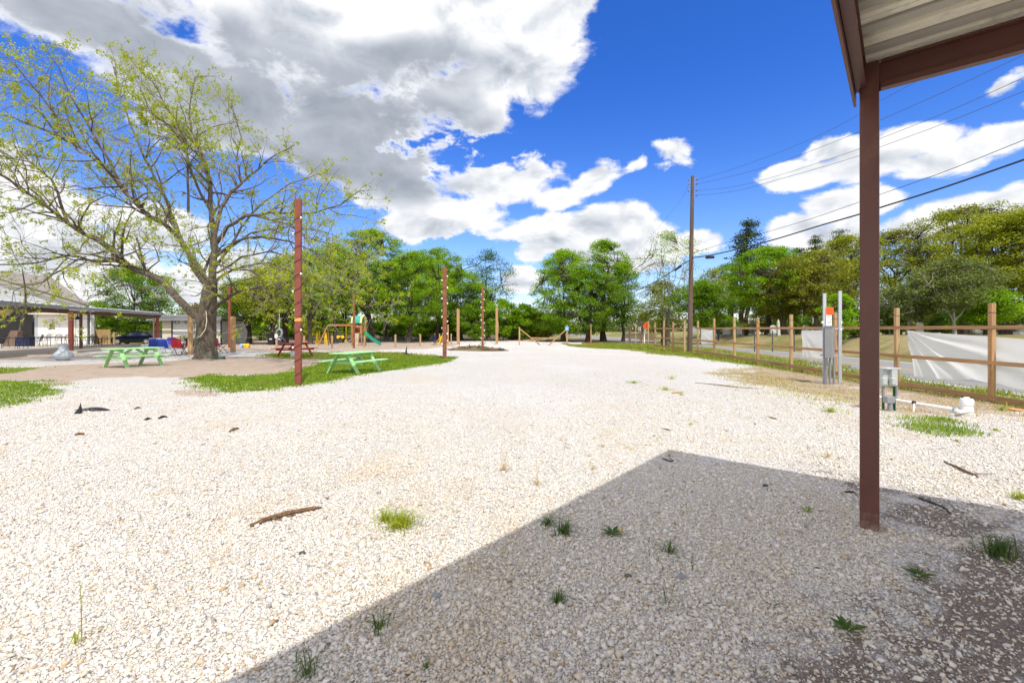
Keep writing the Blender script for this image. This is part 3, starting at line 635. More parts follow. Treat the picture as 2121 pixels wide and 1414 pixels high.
T(1976,29,538,130,640,'grey','small_tree','grey green small tree with a pale trunk behind the large sheeting',group=g2,tr=.12,nclump=120,nleaf=60,lsize=.13,crad=.5,bark='bark_pale')
T(1880,31,590,110,665,'grey','small_tree','low grey green tree right of the near steel post above the fence',group=g2,tr=.12,nclump=90,nleaf=60,lsize=.14,crad=.5,bark='bark_pale')
T(2040,30,600,110,668,'bright','small_tree','low bright green tree behind the tallest near fence post',group=g2,tr=.12,nclump=90,nleaf=60,lsize=.14,crad=.5)
for i,(px,d,top,lab) in enumerate([(1738,29,610,'dark green cedar shrub behind the two grey steel uprights'),(1768,30,640,'low dark shrub touching the left side of the near steel post'),(1836,33,640,'dark shrub just right of the near steel post across the road')]):
    x=XD(px,d); b=V(x,d); bush('shrub',lab,b,H-(top-HY)/F*d-b.z,1.0,['bright','mid','mid'][i],240+i,None,80,.12,40,.35,'shrub')
for i,(px,d,top,wd,lf,lab) in enumerate([(548,60,655,60,'mid','dark understory bush between the grey trunks left of the hanging tyre'),(600,64,662,60,'mid','understory bush just left of the nearest rust pole, behind the bins'),(640,60,664,50,'olive','understory bush just right of the nearest rust pole'),(680,68,645,70,'bright','bright understory bush behind the leaning swing leg'),(705,64,655,50,'bright','understory bush behind the yellow glider swing'),(790,64,668,70,'mid','understory bush behind the end of the slide'),(835,60,672,60,'mid','understory bush left of the leaning pale trunk'),(880,62,668,60,'bright','understory bush right of the leaning pale trunk')]):
    x=XD(px,d); b=V(x,d); bush('understory_bush',lab,b,H-(top-HY)/F*d-b.z,wd/2/F*d,lf,300+i,'understory behind the playground',80,.18,45,.5)
for i,(px,d,top,lf,lab) in enumerate([(1497,54,655,'mid','low shrub under the trees behind the second fence post right of the utility pole'),(1577,57,650,'olive','low olive shrub under the trees behind the third fence bay'),(1640,55,652,'mid','low shrub under the trees left of the grey sheet'),(1700,52,640,'mid','shrub under the trees behind the orange notice'),(1905,50,645,'olive','olive undergrowth right of the near fence post with the large sheeting'),(1955,47,650,'mid','dark undergrowth behind the pale trunk across the road'),(2058,45,640,'olive','undergrowth behind the tallest near fence post'),(2110,43,630,'mid','undergrowth at the right border behind the thick oak')]):
    x=XD(px,d); b=V(x,d); bush('undergrowth_shrub',lab,b,H-(top-HY)/F*d-b.z,1.9,lf,260+i,'undergrowth among the cemetery trees',80,.16,50,.5,'shrub')
tk=[(1512,58,18,'bark'),(1536,64,14,'bark_mid'),(1606,56,16,'bark_pale'),(1648,58,22,'bark'),(1668,70,15,'bark_mid'),(1712,60,16,'bark'),(1925,58,20,'bark'),(2008,50,24,'bark')]
labs=['shaded tree seen behind the left end of the right fence','thin tree behind the second fence bay','pale trunked tree behind the third fence bay','black trunked tree behind the fence left of the grey sheet','thin brown tree behind the grey sheet on the fence','dim tree behind the grey meter box','shaded tree behind the large sheeting, left one','thick dark tree behind the large sheeting, right one']
for i,(px,d,wp,bk) in enumerate(tk):
    T(px,d,548+i%3*12,100,648,['mid','olive'][i%2],'shade_tree',labs[i],group=g2,tr=wp/2/F*d*1.1,nclump=80,nleaf=60,bark=bk)
# far belt of woods along the horizon, too far off to count
def belt():
    nr=np.random.default_rng(9); cs=[]
    for i in range(900):
        a=nr.uniform(-1.15,.95); d=nr.uniform(105,190); x=d*math.tan(a); h=nr.uniform(5.5,9.5)+1.8*math.sin(a*9)
        if x>8 and d<120: d+=30
        cs.append((x,d,h))
    c=np.array(cs); idx=np.repeat(np.arange(len(c)),60); d=nr.normal(0,1,(len(idx),3)); d/=np.linalg.norm(d,axis=1)[:,None]
    pos=np.stack([c[idx,0],c[idx,1],np.zeros(len(idx))],-1)+d*np.stack([np.full(len(idx),3.2)]*2+[c[idx,2]],-1)*(nr.random(len(idx))**.4)[:,None]
    pos[:,2]=np.abs(pos[:,2]); v,f=leaves_np(pos,.8,nr); o=obj('treeline',mesh_np('treeline',v,f,leafmat('far_wood_leaf',(.055,.10,.015),(.13,.19,.03),.25,.12))); tag(o,'distant belt of green woods along the horizon','woods',kind='stuff')
belt()
# ------------------------------------------------------------------ the big pecan tree
def pecan():
    d0=23.2; base=V(XD(427,d0),d0); rng=random.Random(77); nr=np.random.default_rng(77)
    root=thing('pecan_tree','large old pecan tree with wide bare limbs and fresh yellow green tufts','tree',base)
    def Q(px,py,dd): 
        d=d0+dd; return P(px,py,d)-base
    tb=MB(); tw=MB(); tips=[]
    def limb(pts,r0,r1,dd0,dd1,sec=True,n=8,twig=1.0):
        r0*=.76; k=len(pts); q=[Q(a,b,dd0+(dd1-dd0)*(i/(k-1))**1.1) for i,(a,b) in enumerate(pts)]
        # densify
        out=[];rs=[]
        for i in range(k-1):
            for t in (0,.5):
                p=q[i].lerp(q[i+1],t); 
                if t: p+=Vector((rng.uniform(-1,1),rng.uniform(-1,1),rng.uniform(-1,1)))*.05*(q[i+1]-q[i]).length
                out.append(p); f=(i+t)/(k-1); rs.append(r0+(r1-r0)*f**.75)
        out.append(q[-1]); rs.append(r1); tb.tube(out,rs,n)
        if sec:
            L=len(out)
            for i in range(max(2,int(L*.28)),L):
                for _ in range(2 if twig>=1 else 1):
                    if rng.random()<.82*twig: branch(out[i],(out[min(i+1,L-1)]-out[i-1]).normalized(),min(rs[i]*.6,.075),rng.uniform(1.1,2.9)*(1 if i<L-2 else .8),0)
            branch(out[-1],(out[-1]-out[-2]).normalized(),r1,2.0,0)
    topx=[-400,-50,20,130,200,290,330,430,480,520,560,620,700,770,900]; topy=[40,50,85,72,112,112,150,165,195,235,285,318,360,405,520]
    def above(q,off=0):
        w=q+base; return (HY-(w.z-H)*F/w.y)+off<np.interp(CX+w.x*F/w.y,topx,topy)
    def branch(p,dr,r,L,lev,droop=0):
        k=5 if lev==0 else 4; side=Vector((rng.gauss(0,1),rng.gauss(0,1),rng.gauss(.25,.7)))
        side-=dr*side.dot(dr); 
        if side.length<.01: return
        off=rng.uniform(-25,75); d=(dr*rng.uniform(.35,.9)+side.normalized()*rng.uniform(.6,1.0)).normalized(); pts=[p.copy()]; q=p.copy(); st=L/k
        for i in range(k):
            d=(d+Vector((rng.gauss(0,.24),rng.gauss(0,.24),rng.gauss(.05-droop,.2)))).normalized(); q2=q+d*st*rng.uniform(.8,1.2)
            if above(q2,off): break
            q=q2; pts.append(q.copy())
        k=len(pts)-1
        if k<1: return
        (tb if lev==0 else tw).tube(pts,[max(r*(1-.85*i/k),.0045) for i in range(k+1)],5 if lev==0 else 3,False)
        if lev<2:
            m=rng.randint(4,6) if lev==0 else rng.randint(1,3)
            for j in range(m):
                i=rng.randint(1,k); branch(pts[i],(pts[i]-pts[i-1]).normalized(),max(r*.42,.007),L*rng.uniform(.35,.6),lev+1,droop)
        tips.append((pts[-1],lev)); 
        if rng.random()<.4: tips.append((pts[-2],lev))
    # trunk
    tp=[(427,748),(426,735),(425,715),(427,690),(428,660),(431,635),(434,605),(438,575)]
    q=[Q(a,b,0) for a,b in tp]; q[0].z=-.3; tb.tube(q,[.52,.49,.475,.46,.43,.39,.34,.28],16)
    for a in range(7):
        an=a*.9+.3; tb.tube([Vector((math.cos(an)*.58,math.sin(an)*.58,-.12)),Vector((math.cos(an)*.42,math.sin(an)*.42,.12)),Vector((math.cos(an)*.36,math.sin(an)*.36,.6))],[.07,.13,.12],6)
    limb([(428,668),(400,650),(368,618),(342,587),(302,566),(262,549),(240,538),(234,520),(200,496),(160,476),(130,455),(100,430),(60,402),(20,372),(-40,335)],.27,.035,0,-5)
    limb([(240,540),(200,542),(165,532),(130,531),(80,544),(0,548),(-70,556)],.11,.02,-1.6,-3.2)
    limb([(168,533),(130,558),(90,584),(50,592),(28,603)],.06,.015,-2.2,-3.5,twig=.7)
    limb([(140,534),(120,555),(98,580),(104,600),(92,607)],.045,.012,-2.2,-2.6,twig=.6)
    limb([(140,460),(125,420),(107,372),(90,358),(60,335),(0,322)],.09,.02,-2.8,-4.5)
    limb([(436,600),(415,560),(395,530),(372,492),(342,465),(310,448),(280,420),(250,386),(228,360),(200,332),(160,302),(120,282),(60,256),(-10,235)],.22,.03,0,-3)
    limb([(250,386),(226,332),(190,272),(165,230),(142,190),(122,140)],.10,.02,-1.8,-2.5)
    limb([(310,448),(270,425),(215,400),(160,385),(100,388)],.07,.015,-1.5,1.0)
    limb([(372,492),(352,440),(338,400),(320,368),(300,330),(280,280),(262,232),(242,185),(235,140)],.13,.02,-.5,1.5)
    limb([(300,330),(330,290),(320,240),(290,190),(292,145)],.05,.015,1.0,2.5)
    limb([(433,600),(402,560),(385,515),(365,470),(330,420),(280,370),(220,310),(180,250)],.14,.02,.6,5)
    limb([(440,575),(443,530),(444,490),(438,440),(436,400),(432,365),(425,335),(410,302),(396,272),(392,240),(396,200),(404,160)],.24,.02,0,1)
    limb([(390,440),(390,400),(389,340),(385,290),(362,245),(335,205),(318,172)],.09,.02,-.5,-1.5)
    limb([(438,440),(415,400),(392,345),(380,300),(350,260),(310,230)],.10,.02,.2,-3)
    limb([(444,490),(458,430),(478,398),(500,380),(522,360),(545,340),(575,318),(610,300)],.15,.02,.2,2)
    limb([(500,380),(490,330),(500,285),(488,240),(470,205)],.07,.015,1,2.5)
    limb([(446,505),(470,470),(510,446),(560,440),(605,441),(655,440),(705,425),(745,395)],.15,.02,.2,-2)
    limb([(520,444),(560,456),(620,480),(680,505),(735,540)],.08,.015,-.5,-3.5)
    limb([(448,530),(490,500),(540,490),(600,500),(650,520),(700,560)],.12,.015,0,-4)
    limb([(438,590),(480,560),(540,545),(600,560),(660,590),(720,610)],.10,.012,-.3,-4.5)
    limb([(434,650),(452,630),(480,611),(510,600),(545,592),(590,590)],.16,.02,0,-3)
    limb([(440,560),(470,520),(500,470),(545,420),(600,380),(660,360)],.12,.02,.5,4)
    limb([(436,600),(420,570),(440,520),(430,470),(460,400),(440,330)],.14,.02,.6,4.5)
    limb([(340,590),(300,600),(260,590),(220,602),(185,618)],.05,.012,-1,-3,twig=.7)
    limb([(300,566),(330,540),(320,510),(290,490)],.05,.012,-1,-1.5,twig=.7)
    limb([(430,640),(450,600),(410,560),(370,540)],.08,.02,-.5,-4)
    limb([(160,300),(120,250),(90,205),(55,165),(15,120)],.07,.015,-2.6,-4)
    limb([(120,282),(80,230),(40,190),(-5,165)],.06,.015,-2.8,-1)
    limb([(100,430),(60,390),(20,330),(-20,290)],.06,.015,-3.8,-2)
    limb([(560,440),(610,470),(650,520),(690,580)],.06,.010,-1.2,-4.5)
    limb([(450,565),(500,532),(560,520),(620,540),(680,580),(740,604)],.08,.010,-.5,-3,twig=1.3)
    limb([(445,545),(520,560),(580,600),(622,640)],.07,.010,-.8,-5,twig=1.2)
    limb([(448,525),(520,482),(600,470),(680,482),(752,522)],.09,.010,.4,2.5,twig=1.3)
    limb([(455,600),(500,580),(545,575),(600,605),(650,628)],.06,.010,.5,3.0,twig=1.2)
    # snapped branch dangling at the left
    tb.tube([Q(46,556,-3),Q(51,590,-3),Q(53,618,-3),Q(54,640,-3),Q(46,660,-3),Q(41,684,-3)],[.02,.03,.035,.04,.05,.04],6)
    tr=tb.build('trunk',M['bark_pecan'],root,None,True)
    obj_tw=tw.build('twigs',M['bark_twig'],root,None)
    c=[];
    for p,lev in tips:
        x=p.x; right=x>1.5
        pr=.42 if right else .52
        if rng.random()<pr: c.append((tuple(p),rng.uniform(.07,.15)*(1.7 if rng.random()<.15 else 1)))
    cc=np.array([a for a,_ in c]); ss=np.array([b for _,b in c])
    cnt=(nr.integers(6,13,len(cc))*(ss/.10)).astype(int); idx=np.repeat(np.arange(len(cc)),cnt); d=nr.normal(0,1,(len(idx),3)); d/=np.linalg.norm(d,axis=1)[:,None]
    pos=cc[idx]+d*(ss[idx]*nr.random(len(idx))**.5)[:,None]; pos[:,2]-=.03
    v,f=leaves_np(pos,.10,nr,.2,.5); obj('crown',mesh_np('crown',v,f,LEAF['pecan']),root)
    print('pecan tips',len(tips),'leaves',len(f))
pecan()
# ------------------------------------------------------------------ grass
def blades(pos,h,w,rng,lean=.6,wind=(.1,0)):
    "bent two-step blades, triangles"
    k=len(pos); h=h*(1+rng.uniform(-.45,.35,k)); az=rng.uniform(0,2*np.pi,k); ln=rng.uniform(.1,lean,k)
    dx=np.cos(az)*ln+wind[0]; dy=np.sin(az)*ln+wind[1]; px,py=-np.sin(az),np.cos(az)
    o=np.zeros((k,3)); side=np.stack([px,py,o[:,0]],-1)*(w/2*(1+rng.uniform(-.3,.3,k)))[:,None]
    m=pos+np.stack([dx*h*.4,dy*h*.4,h*.62],-1); t=pos+np.stack([dx*h*1.15,dy*h*1.15,h*(1-.35*ln)],-1)
    v=np.stack([pos-side,pos+side,m-side*.75,m+side*.75,t],1).reshape(-1,3)
    b=5*np.arange(k)[:,None]; f=np.concatenate([b+np.array([[0,1,3]]),b+np.array([[0,3,2]]),b+np.array([[2,3,4]])])
    return v,f
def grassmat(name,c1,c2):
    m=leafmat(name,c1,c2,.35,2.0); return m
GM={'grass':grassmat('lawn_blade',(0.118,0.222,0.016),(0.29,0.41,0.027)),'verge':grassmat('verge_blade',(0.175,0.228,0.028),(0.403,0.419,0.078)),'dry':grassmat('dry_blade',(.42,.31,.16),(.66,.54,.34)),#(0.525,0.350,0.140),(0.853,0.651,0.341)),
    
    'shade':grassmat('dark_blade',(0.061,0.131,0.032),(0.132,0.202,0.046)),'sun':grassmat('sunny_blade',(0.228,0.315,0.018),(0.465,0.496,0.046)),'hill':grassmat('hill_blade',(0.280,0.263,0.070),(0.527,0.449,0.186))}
def scatter(poly_ids,zn,dens,rng,margin=.0):
    out=[]
    for i in poly_ids:
        p=np.array(ZONES[zn][i]); x0,y0=p.min(0); x1,y1=p.max(0); x0=max(x0,-40); x1=min(x1,20); y0=max(y0,0); y1=min(y1,46); A=max((x1-x0)*(y1-y0),0); N=int(A*dens)
        x=rng.uniform(x0,x1,N); y=rng.uniform(y0,y1,N); sd=sdist(ZONES[zn][i],x,y)+.22*np.sin(x*3.1+np.sin(y*2.3)*2)+.15*np.sin(y*6.7+x*4.1)+rng.normal(0,.20,N); k=sd>margin
        out.append(np.stack([x[k],y[k]],-1))
    return np.concatenate(out)
def sward(name,label,ids,zn,dens,h,w,mat,seed,margin=0,clump=.0):
    rng=np.random.default_rng(seed); xy=scatter(ids,zn,dens,rng,margin)
    if clump: 
        q=np.sin(xy[:,0]*2.7+1.5*np.sin(xy[:,1]*1.9))*np.cos(xy[:,1]*2.3+xy[:,0]*.9); xy=xy[rng.random(len(xy))<np.clip(.5+clump*q,.02,1)]
    pos=np.stack([xy[:,0],xy[:,1],gz(xy[:,0],xy[:,1])-.005],-1); v,f=blades(pos,h,w,rng,.9); o=obj(name,mesh_np(name,v,f,GM[mat])); tag(o,label,'grass',kind='stuff'); print(name,len(pos))
sward('lawn_grass','short bright green grass in a patch at the left of the gravel',[0],'grass',620,.055,.016,'grass',1)
sward('lawn_grass','bright green grass strip under the near green table and rust pole',[1],'grass',520,.060,.017,'grass',2)
sward('lawn_grass','thin grass strip behind the red picnic table',[2],'grass',130,.09,.03,'verge',3,0,.5)
sward('lawn_grass','small grass patch by the porch slab at the left',[3],'grass',120,.08,.03,'verge',4,0,.4)
sward('verge_grass','rough green grass along the foot of the rail fence',[4],'grass',330,.13,.02,'verge',5,-.1,.5)
sward('verge_grass','grass strip between the rail fence and the road edge line',[5],'grass',90,.09,.035,'verge',6,0,.3)
sward('dry_grass','straw coloured dead grass on the gravel near the fence',[0],'dry',420,.06,.010,'dry',7,0,.6)
sward('dry_grass','green and straw grass clumps right of the near steel post',[1],'dry',2000,.075,.010,'grass',8,-.12,.55)
sward('sparse_weeds','tiny scattered green weed sprigs across the gravel towards the fence',[0],'weedy',26,.045,.008,'sun',11,0,.55)
sward('sparse_weeds','tiny scattered straw coloured sprigs across the gravel towards the fence',[0],'weedy',26,.05,.007,'dry',12,0,.5)
sward('sparse_weeds','ragged green and yellow weeds in the dead grass by the meter stand',[1],'weedy',110,.07,.010,'sun',13,0,.6)
def tuft(name,label,px,py,hh,spread,n,mat,seed,stalks=0,broad=False,cat='weed',flower=False):
    rng=np.random.default_rng(seed); p=G(px,py); 
    if broad:
        o=MB(); rr=random.Random(seed); vs=[(0,0,.004)]; fs=[]
        for i in range(n):
            a=6.283*i/n+rr.uniform(-.3,.3); L=spread*rr.uniform(.7,1.15); up=hh*rr.uniform(.5,1); dx,dy=math.cos(a),math.sin(a); w=L*.17; sx,sy=-dy*w,dx*w; k=len(vs)
            vs+=[(dx*L*.45+sx,dy*L*.45+sy,up*.8),(dx*L,dy*L,up),(dx*L*.45-sx,dy*L*.45-sy,up*.8),(dx*L*.5,dy*L*.5,up*.62)]
            fs+=[(0,k,k+3),(k,k+1,k+3),(k+1,k+2,k+3),(k+2,0,k+3)]
        o.add(vs,fs)
        e=o.build(name,GM[mat],None,p)
    else:
        r=np.abs(rng.normal(0,.4,n))*spread; a=rng.uniform(0,6.283,n); pos=np.stack([np.cos(a)*r*.8,np.sin(a)*r*.8,np.zeros(n)],-1)
        v,f=blades(pos,hh,.0048,rng,1.6)
        if stalks:
            a=rng.uniform(0,6.283,stalks); sp=np.stack([np.cos(a)*.02,np.sin(a)*.02,np.zeros(stalks)],-1); v2,f2=blades(sp,hh*3.2,.0045,rng,.55); 
            tips=v2.reshape(-1,5,3)[:,4]; pt=np.repeat(tips,7,0)-np.stack([np.zeros(stalks*7)]*2+[np.tile(np.linspace(0,hh*1.0,7),stalks)],-1); v3,f3=blades(pt,.022,.006,rng,1.2)
            v=np.concatenate([v,v2,v3]); f=np.concatenate([f,f2+n*5,f3+(n+stalks)*5])
        e=obj(name,mesh_np(name,v,f,GM[mat]),None,p)
    tag(e,label,cat,None,'stuff' if name=='weed_patch' else None)
    if flower:
        fl=MB(); 
        for i in range(5):
            a=i*1.257; fl.add([(0,0,0),(math.cos(a-.4)*.012,math.sin(a-.4)*.012,.010),(math.cos(a)*.018,math.sin(a)*.018,.013),(math.cos(a+.4)*.012,math.sin(a+.4)*.012,.010)],[(0,1,2,3)])
        fl.build('flower',M['yellow'],e,(.055,-.02,.035))
    return e
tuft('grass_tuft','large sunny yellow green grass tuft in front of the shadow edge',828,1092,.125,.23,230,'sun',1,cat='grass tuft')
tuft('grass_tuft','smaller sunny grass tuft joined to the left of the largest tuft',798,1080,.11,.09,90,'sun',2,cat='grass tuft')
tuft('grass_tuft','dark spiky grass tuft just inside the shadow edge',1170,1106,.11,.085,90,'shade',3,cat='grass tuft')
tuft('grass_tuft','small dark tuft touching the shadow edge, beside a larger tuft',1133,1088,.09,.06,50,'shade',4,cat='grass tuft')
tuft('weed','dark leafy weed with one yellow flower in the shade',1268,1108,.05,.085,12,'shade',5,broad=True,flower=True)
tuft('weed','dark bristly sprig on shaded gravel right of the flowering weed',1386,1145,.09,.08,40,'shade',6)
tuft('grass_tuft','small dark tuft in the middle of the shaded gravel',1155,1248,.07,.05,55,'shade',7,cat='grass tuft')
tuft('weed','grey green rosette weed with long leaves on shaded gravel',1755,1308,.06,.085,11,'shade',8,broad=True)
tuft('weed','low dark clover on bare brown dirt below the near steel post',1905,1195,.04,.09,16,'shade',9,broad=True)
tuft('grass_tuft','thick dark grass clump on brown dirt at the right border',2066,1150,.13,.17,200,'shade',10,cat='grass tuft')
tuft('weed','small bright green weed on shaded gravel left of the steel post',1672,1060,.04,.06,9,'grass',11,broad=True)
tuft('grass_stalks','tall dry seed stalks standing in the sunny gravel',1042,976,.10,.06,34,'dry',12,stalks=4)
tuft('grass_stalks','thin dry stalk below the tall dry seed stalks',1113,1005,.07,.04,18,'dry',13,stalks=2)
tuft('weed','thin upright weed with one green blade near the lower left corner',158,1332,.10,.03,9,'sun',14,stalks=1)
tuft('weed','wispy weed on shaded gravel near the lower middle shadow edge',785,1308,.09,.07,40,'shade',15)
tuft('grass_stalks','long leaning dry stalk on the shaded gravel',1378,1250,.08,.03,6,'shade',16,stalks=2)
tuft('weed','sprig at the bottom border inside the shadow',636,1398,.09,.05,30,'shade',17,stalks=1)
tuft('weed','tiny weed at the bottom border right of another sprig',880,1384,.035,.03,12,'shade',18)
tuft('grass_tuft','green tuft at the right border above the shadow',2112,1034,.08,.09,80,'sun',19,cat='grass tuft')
tuft('weed','pale thin weed in sunny gravel left of the near steel post',1715,948,.08,.05,30,'dry',20,stalks=1)
tuft('weed','small weed in the middle of the sunny gravel beyond the shadow corner',1430,880,.05,.06,24,'sun',21)
tuft('weed_patch','flat weed patch far out on the sunny gravel',1312,793,.07,.45,180,'grass',22)
tuft('weed_patch','straggling weed right of the flat weed patch',1378,808,.10,.35,110,'sun',23)
tuft('weed','weed behind the straggling weed, nearer the fence',1392,785,.14,.25,60,'sun',24)
tuft('weed','tiny tuft left of the shadow corner',1248,926,.05,.04,24,'dry',25,stalks=1)
tuft('weed','tiny green weed nearest the shadow corner',1300,928,.035,.04,16,'sun',26)
tuft('weed','tiny pale sprig below the tufts near the shadow corner',1228,972,.06,.03,16,'dry',27)
tuft('weed','green weed just beyond the end of the short twig',1410,818,.06,.12,40,'sun',28)
tuft('grass_tuft','green grass tuft left of the foot of the small grey box',1722,853,.09,.22,160,'sun',29,cat='grass tuft')
tuft('grass_tuft','green grass tuft right of the white pipe cap',2075,850,.10,.18,130,'sun',30,cat='grass tuft')
tuft('weed','small tuft in the sunny gravel below the white pipe cap',2062,892,.05,.08,50,'sun',31)
tuft('weed','small grass sprig in sun below the larger clumps',1982,915,.04,.035,40,'sun',32)
tuft('grass_tuft','spindly young stalks in the grass beside the near green table',538,800,.22,.2,50,'verge',33,cat='grass tuft')
tuft('weed','single broad leaf on the shaded gravel',1602,1256,.02,.04,3,'shade',34,broad=True)
tuft('weed','short weed on shaded gravel just inside the shadow corner',1386,945,.03,.06,14,'shade',35)
# ================================================================== canopy at the upper right
def canopy():
    O=Vector((2.62,3.433,0)); e1=Vector((-.65,-.76,0)).normalized(); e2=Vector((.76,-.65,0)).normalized()
    rz=math.atan2(e2.y,e2.x)   # local x = e2, local y = -e1 (away)
    root=thing('canopy_shelter','open steel canopy corner with brown frame and cream ribbed roof at the upper right','canopy',O,rz)
    # local: x along e2, y: negative towards the camera (e1)
    W,L=5.6,6.6; zr=3.50
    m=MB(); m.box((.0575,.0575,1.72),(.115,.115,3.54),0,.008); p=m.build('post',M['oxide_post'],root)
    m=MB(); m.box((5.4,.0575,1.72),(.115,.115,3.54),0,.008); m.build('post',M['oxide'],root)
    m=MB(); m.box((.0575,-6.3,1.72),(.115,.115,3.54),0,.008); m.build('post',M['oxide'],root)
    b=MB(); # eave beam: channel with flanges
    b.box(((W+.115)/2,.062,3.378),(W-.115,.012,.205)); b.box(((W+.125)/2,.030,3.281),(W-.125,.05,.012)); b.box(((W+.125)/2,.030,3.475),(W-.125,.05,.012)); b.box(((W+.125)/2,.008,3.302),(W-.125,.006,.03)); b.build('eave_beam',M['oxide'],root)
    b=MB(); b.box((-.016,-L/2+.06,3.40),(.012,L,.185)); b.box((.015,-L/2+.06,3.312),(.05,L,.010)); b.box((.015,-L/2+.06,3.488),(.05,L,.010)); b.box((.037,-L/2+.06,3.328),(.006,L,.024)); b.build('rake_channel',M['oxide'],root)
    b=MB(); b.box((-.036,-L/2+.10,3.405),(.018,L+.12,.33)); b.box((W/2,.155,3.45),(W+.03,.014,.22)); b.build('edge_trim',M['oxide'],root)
    # ribbed sheet: profile along y, extruded along x
    pr=[]; y=.15; per=.305
    while y>-L:
        pr+=[(y,zr),(y-.052,zr),(y-.056,zr+.012),(y-.068,zr+.012),(y-.072,zr),(y-.122,zr),(y-.126,zr+.012),(y-.138,zr+.012),(y-.142,zr),(y-.190,zr),(y-.206,zr+.055),(y-.284,zr+.055),(y-.300,zr)]; y-=per
    v=[];f=[]
    for x in(-.03,W):
        for (a,z) in pr: v.append((x,a,z))
    k=len(pr); f=[(i,i+1,k+i+1,k+i) for i in range(k-1)]
    # upper skin for thickness
    v+=[(x,a,z+.012) for (x,a,z) in v]; f+=[(2*k+i,2*k+k+i,2*k+k+i+1,2*k+i+1) for i in range(k-1)]
    s=MB(); s.add(v,f); s.build('roof_panel',M['soffit'],root)
    pu=MB(); y=.07  # added grey strips that stand in for the shade inside the roof ribs
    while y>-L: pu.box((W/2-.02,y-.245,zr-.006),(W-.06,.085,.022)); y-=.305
    pu.build('rib_shade_strip',M['rib_shade'],root)
    pu=MB()
    for x in (2.6,4.4): pu.box((x,-L/2+.05,3.40),(.06,L-.1,.18))
    pu.build('purlin',M['oxide'],root)
canopy()
# ================================================================== poles and posts
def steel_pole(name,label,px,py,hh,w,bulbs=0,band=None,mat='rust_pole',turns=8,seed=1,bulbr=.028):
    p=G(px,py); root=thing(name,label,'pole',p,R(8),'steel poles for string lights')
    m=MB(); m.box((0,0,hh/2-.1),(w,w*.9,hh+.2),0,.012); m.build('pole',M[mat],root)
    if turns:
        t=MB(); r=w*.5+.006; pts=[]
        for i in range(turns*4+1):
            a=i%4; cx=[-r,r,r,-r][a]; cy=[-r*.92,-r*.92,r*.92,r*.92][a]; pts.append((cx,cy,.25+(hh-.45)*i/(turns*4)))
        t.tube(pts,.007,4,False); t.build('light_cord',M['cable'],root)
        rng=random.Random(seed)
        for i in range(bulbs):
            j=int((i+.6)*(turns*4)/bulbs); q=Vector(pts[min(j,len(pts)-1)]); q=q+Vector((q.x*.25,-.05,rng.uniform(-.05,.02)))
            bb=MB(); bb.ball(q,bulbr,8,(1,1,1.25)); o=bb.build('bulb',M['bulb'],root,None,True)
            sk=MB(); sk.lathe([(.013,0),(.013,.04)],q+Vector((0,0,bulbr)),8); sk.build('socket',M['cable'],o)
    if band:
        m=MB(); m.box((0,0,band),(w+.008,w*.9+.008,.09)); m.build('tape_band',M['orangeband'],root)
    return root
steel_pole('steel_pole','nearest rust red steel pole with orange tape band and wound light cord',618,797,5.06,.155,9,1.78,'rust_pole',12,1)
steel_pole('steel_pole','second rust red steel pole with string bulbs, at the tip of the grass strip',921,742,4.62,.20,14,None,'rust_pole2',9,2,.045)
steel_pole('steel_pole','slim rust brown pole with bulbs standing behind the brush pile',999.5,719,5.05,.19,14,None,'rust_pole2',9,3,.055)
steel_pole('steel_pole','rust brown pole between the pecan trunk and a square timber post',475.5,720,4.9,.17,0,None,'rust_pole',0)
steel_pole('steel_pole','thin rust brown pole standing in front of the play tower',733,721,4.3,.15,0,None,'rust_pole2',6,5)
def timber(label,px,py,top,w,mat='post',rz=.1,group='tall timber posts',name='timber_post'):
    p=G(px,py); hh=H-(top-HY)/F*p.y-p.z; root=thing(name,label,'post',p,rz,group)
    m=MB(); m.box((0,0,hh/2-.15),(w,w,hh+.3),0,.012); m.build('timber',M[mat],root)
    return root,hh
t,hh=timber('square pale timber post just left of the pecan trunk',394.5,735,647,.24,'post2',.5)
t,hh=timber('square orange timber post right of the pecan trunk with a dark notch',482.5,729,655.5,.24,'post',.05)
m=MB(); m.box((.0,-.123,.72),(.12,.012,.05)); m.build('notch_plate',M['darkgrey'],t)
t,hh=timber('left one of the two tall timber posts in the open gravel beyond the brush pile',949,713.5,639.5,.25,'post',.0)
t,hh=timber('right one of the two tall timber posts, with an offset splice board',1029,712.2,636.5,.24,'post',.0)
m=MB(); m.box((.14,-.02,hh*.46),(.05,.2,1.1)); m.build('splice_board',M['post2'],t)
gq='short posts of the playground edge'
for (px,py,top,lab) in [(866,704,680,'thin post at the playground edge left of the second rust pole, tallest of its cluster'),(900.5,706,690,'short post behind the navy camp chair'),(910.5,714,691,'short pale post touching the left of the yellow toy slide'),(916.5,712,690,'short post directly behind the yellow toy slide'),(928,714,672,'slender post twice as tall as its neighbours right of the second rust pole'),(934.5,713.5,691,'short post right of the slender tall post')]:
    timber(lab,px,py,top,.115,'post2',.2,gq,'wooden_post')
timber('single thin orange post in front of the big tree clump',1224,709.6,671,.13,'post',0,None,'wooden_post')
timber('dark weathered post with a pale cut top at the yard corner',1304.6,711,672,.2,'oldpost',0,None,'wooden_post')
timber('pale leaning fence stake left of the small white sign',1316.5,711,669,.1,'post2',0,None,'wooden_post')
timber('thin brown stake between the small white sign and the orange diamond',1328.5,711,665.5,.11,'oldpost',0,None,'wooden_post')
timber('thin stake standing behind the orange diamond sign',1342.8,712,664.3,.11,'post2',0,None,'wooden_post')
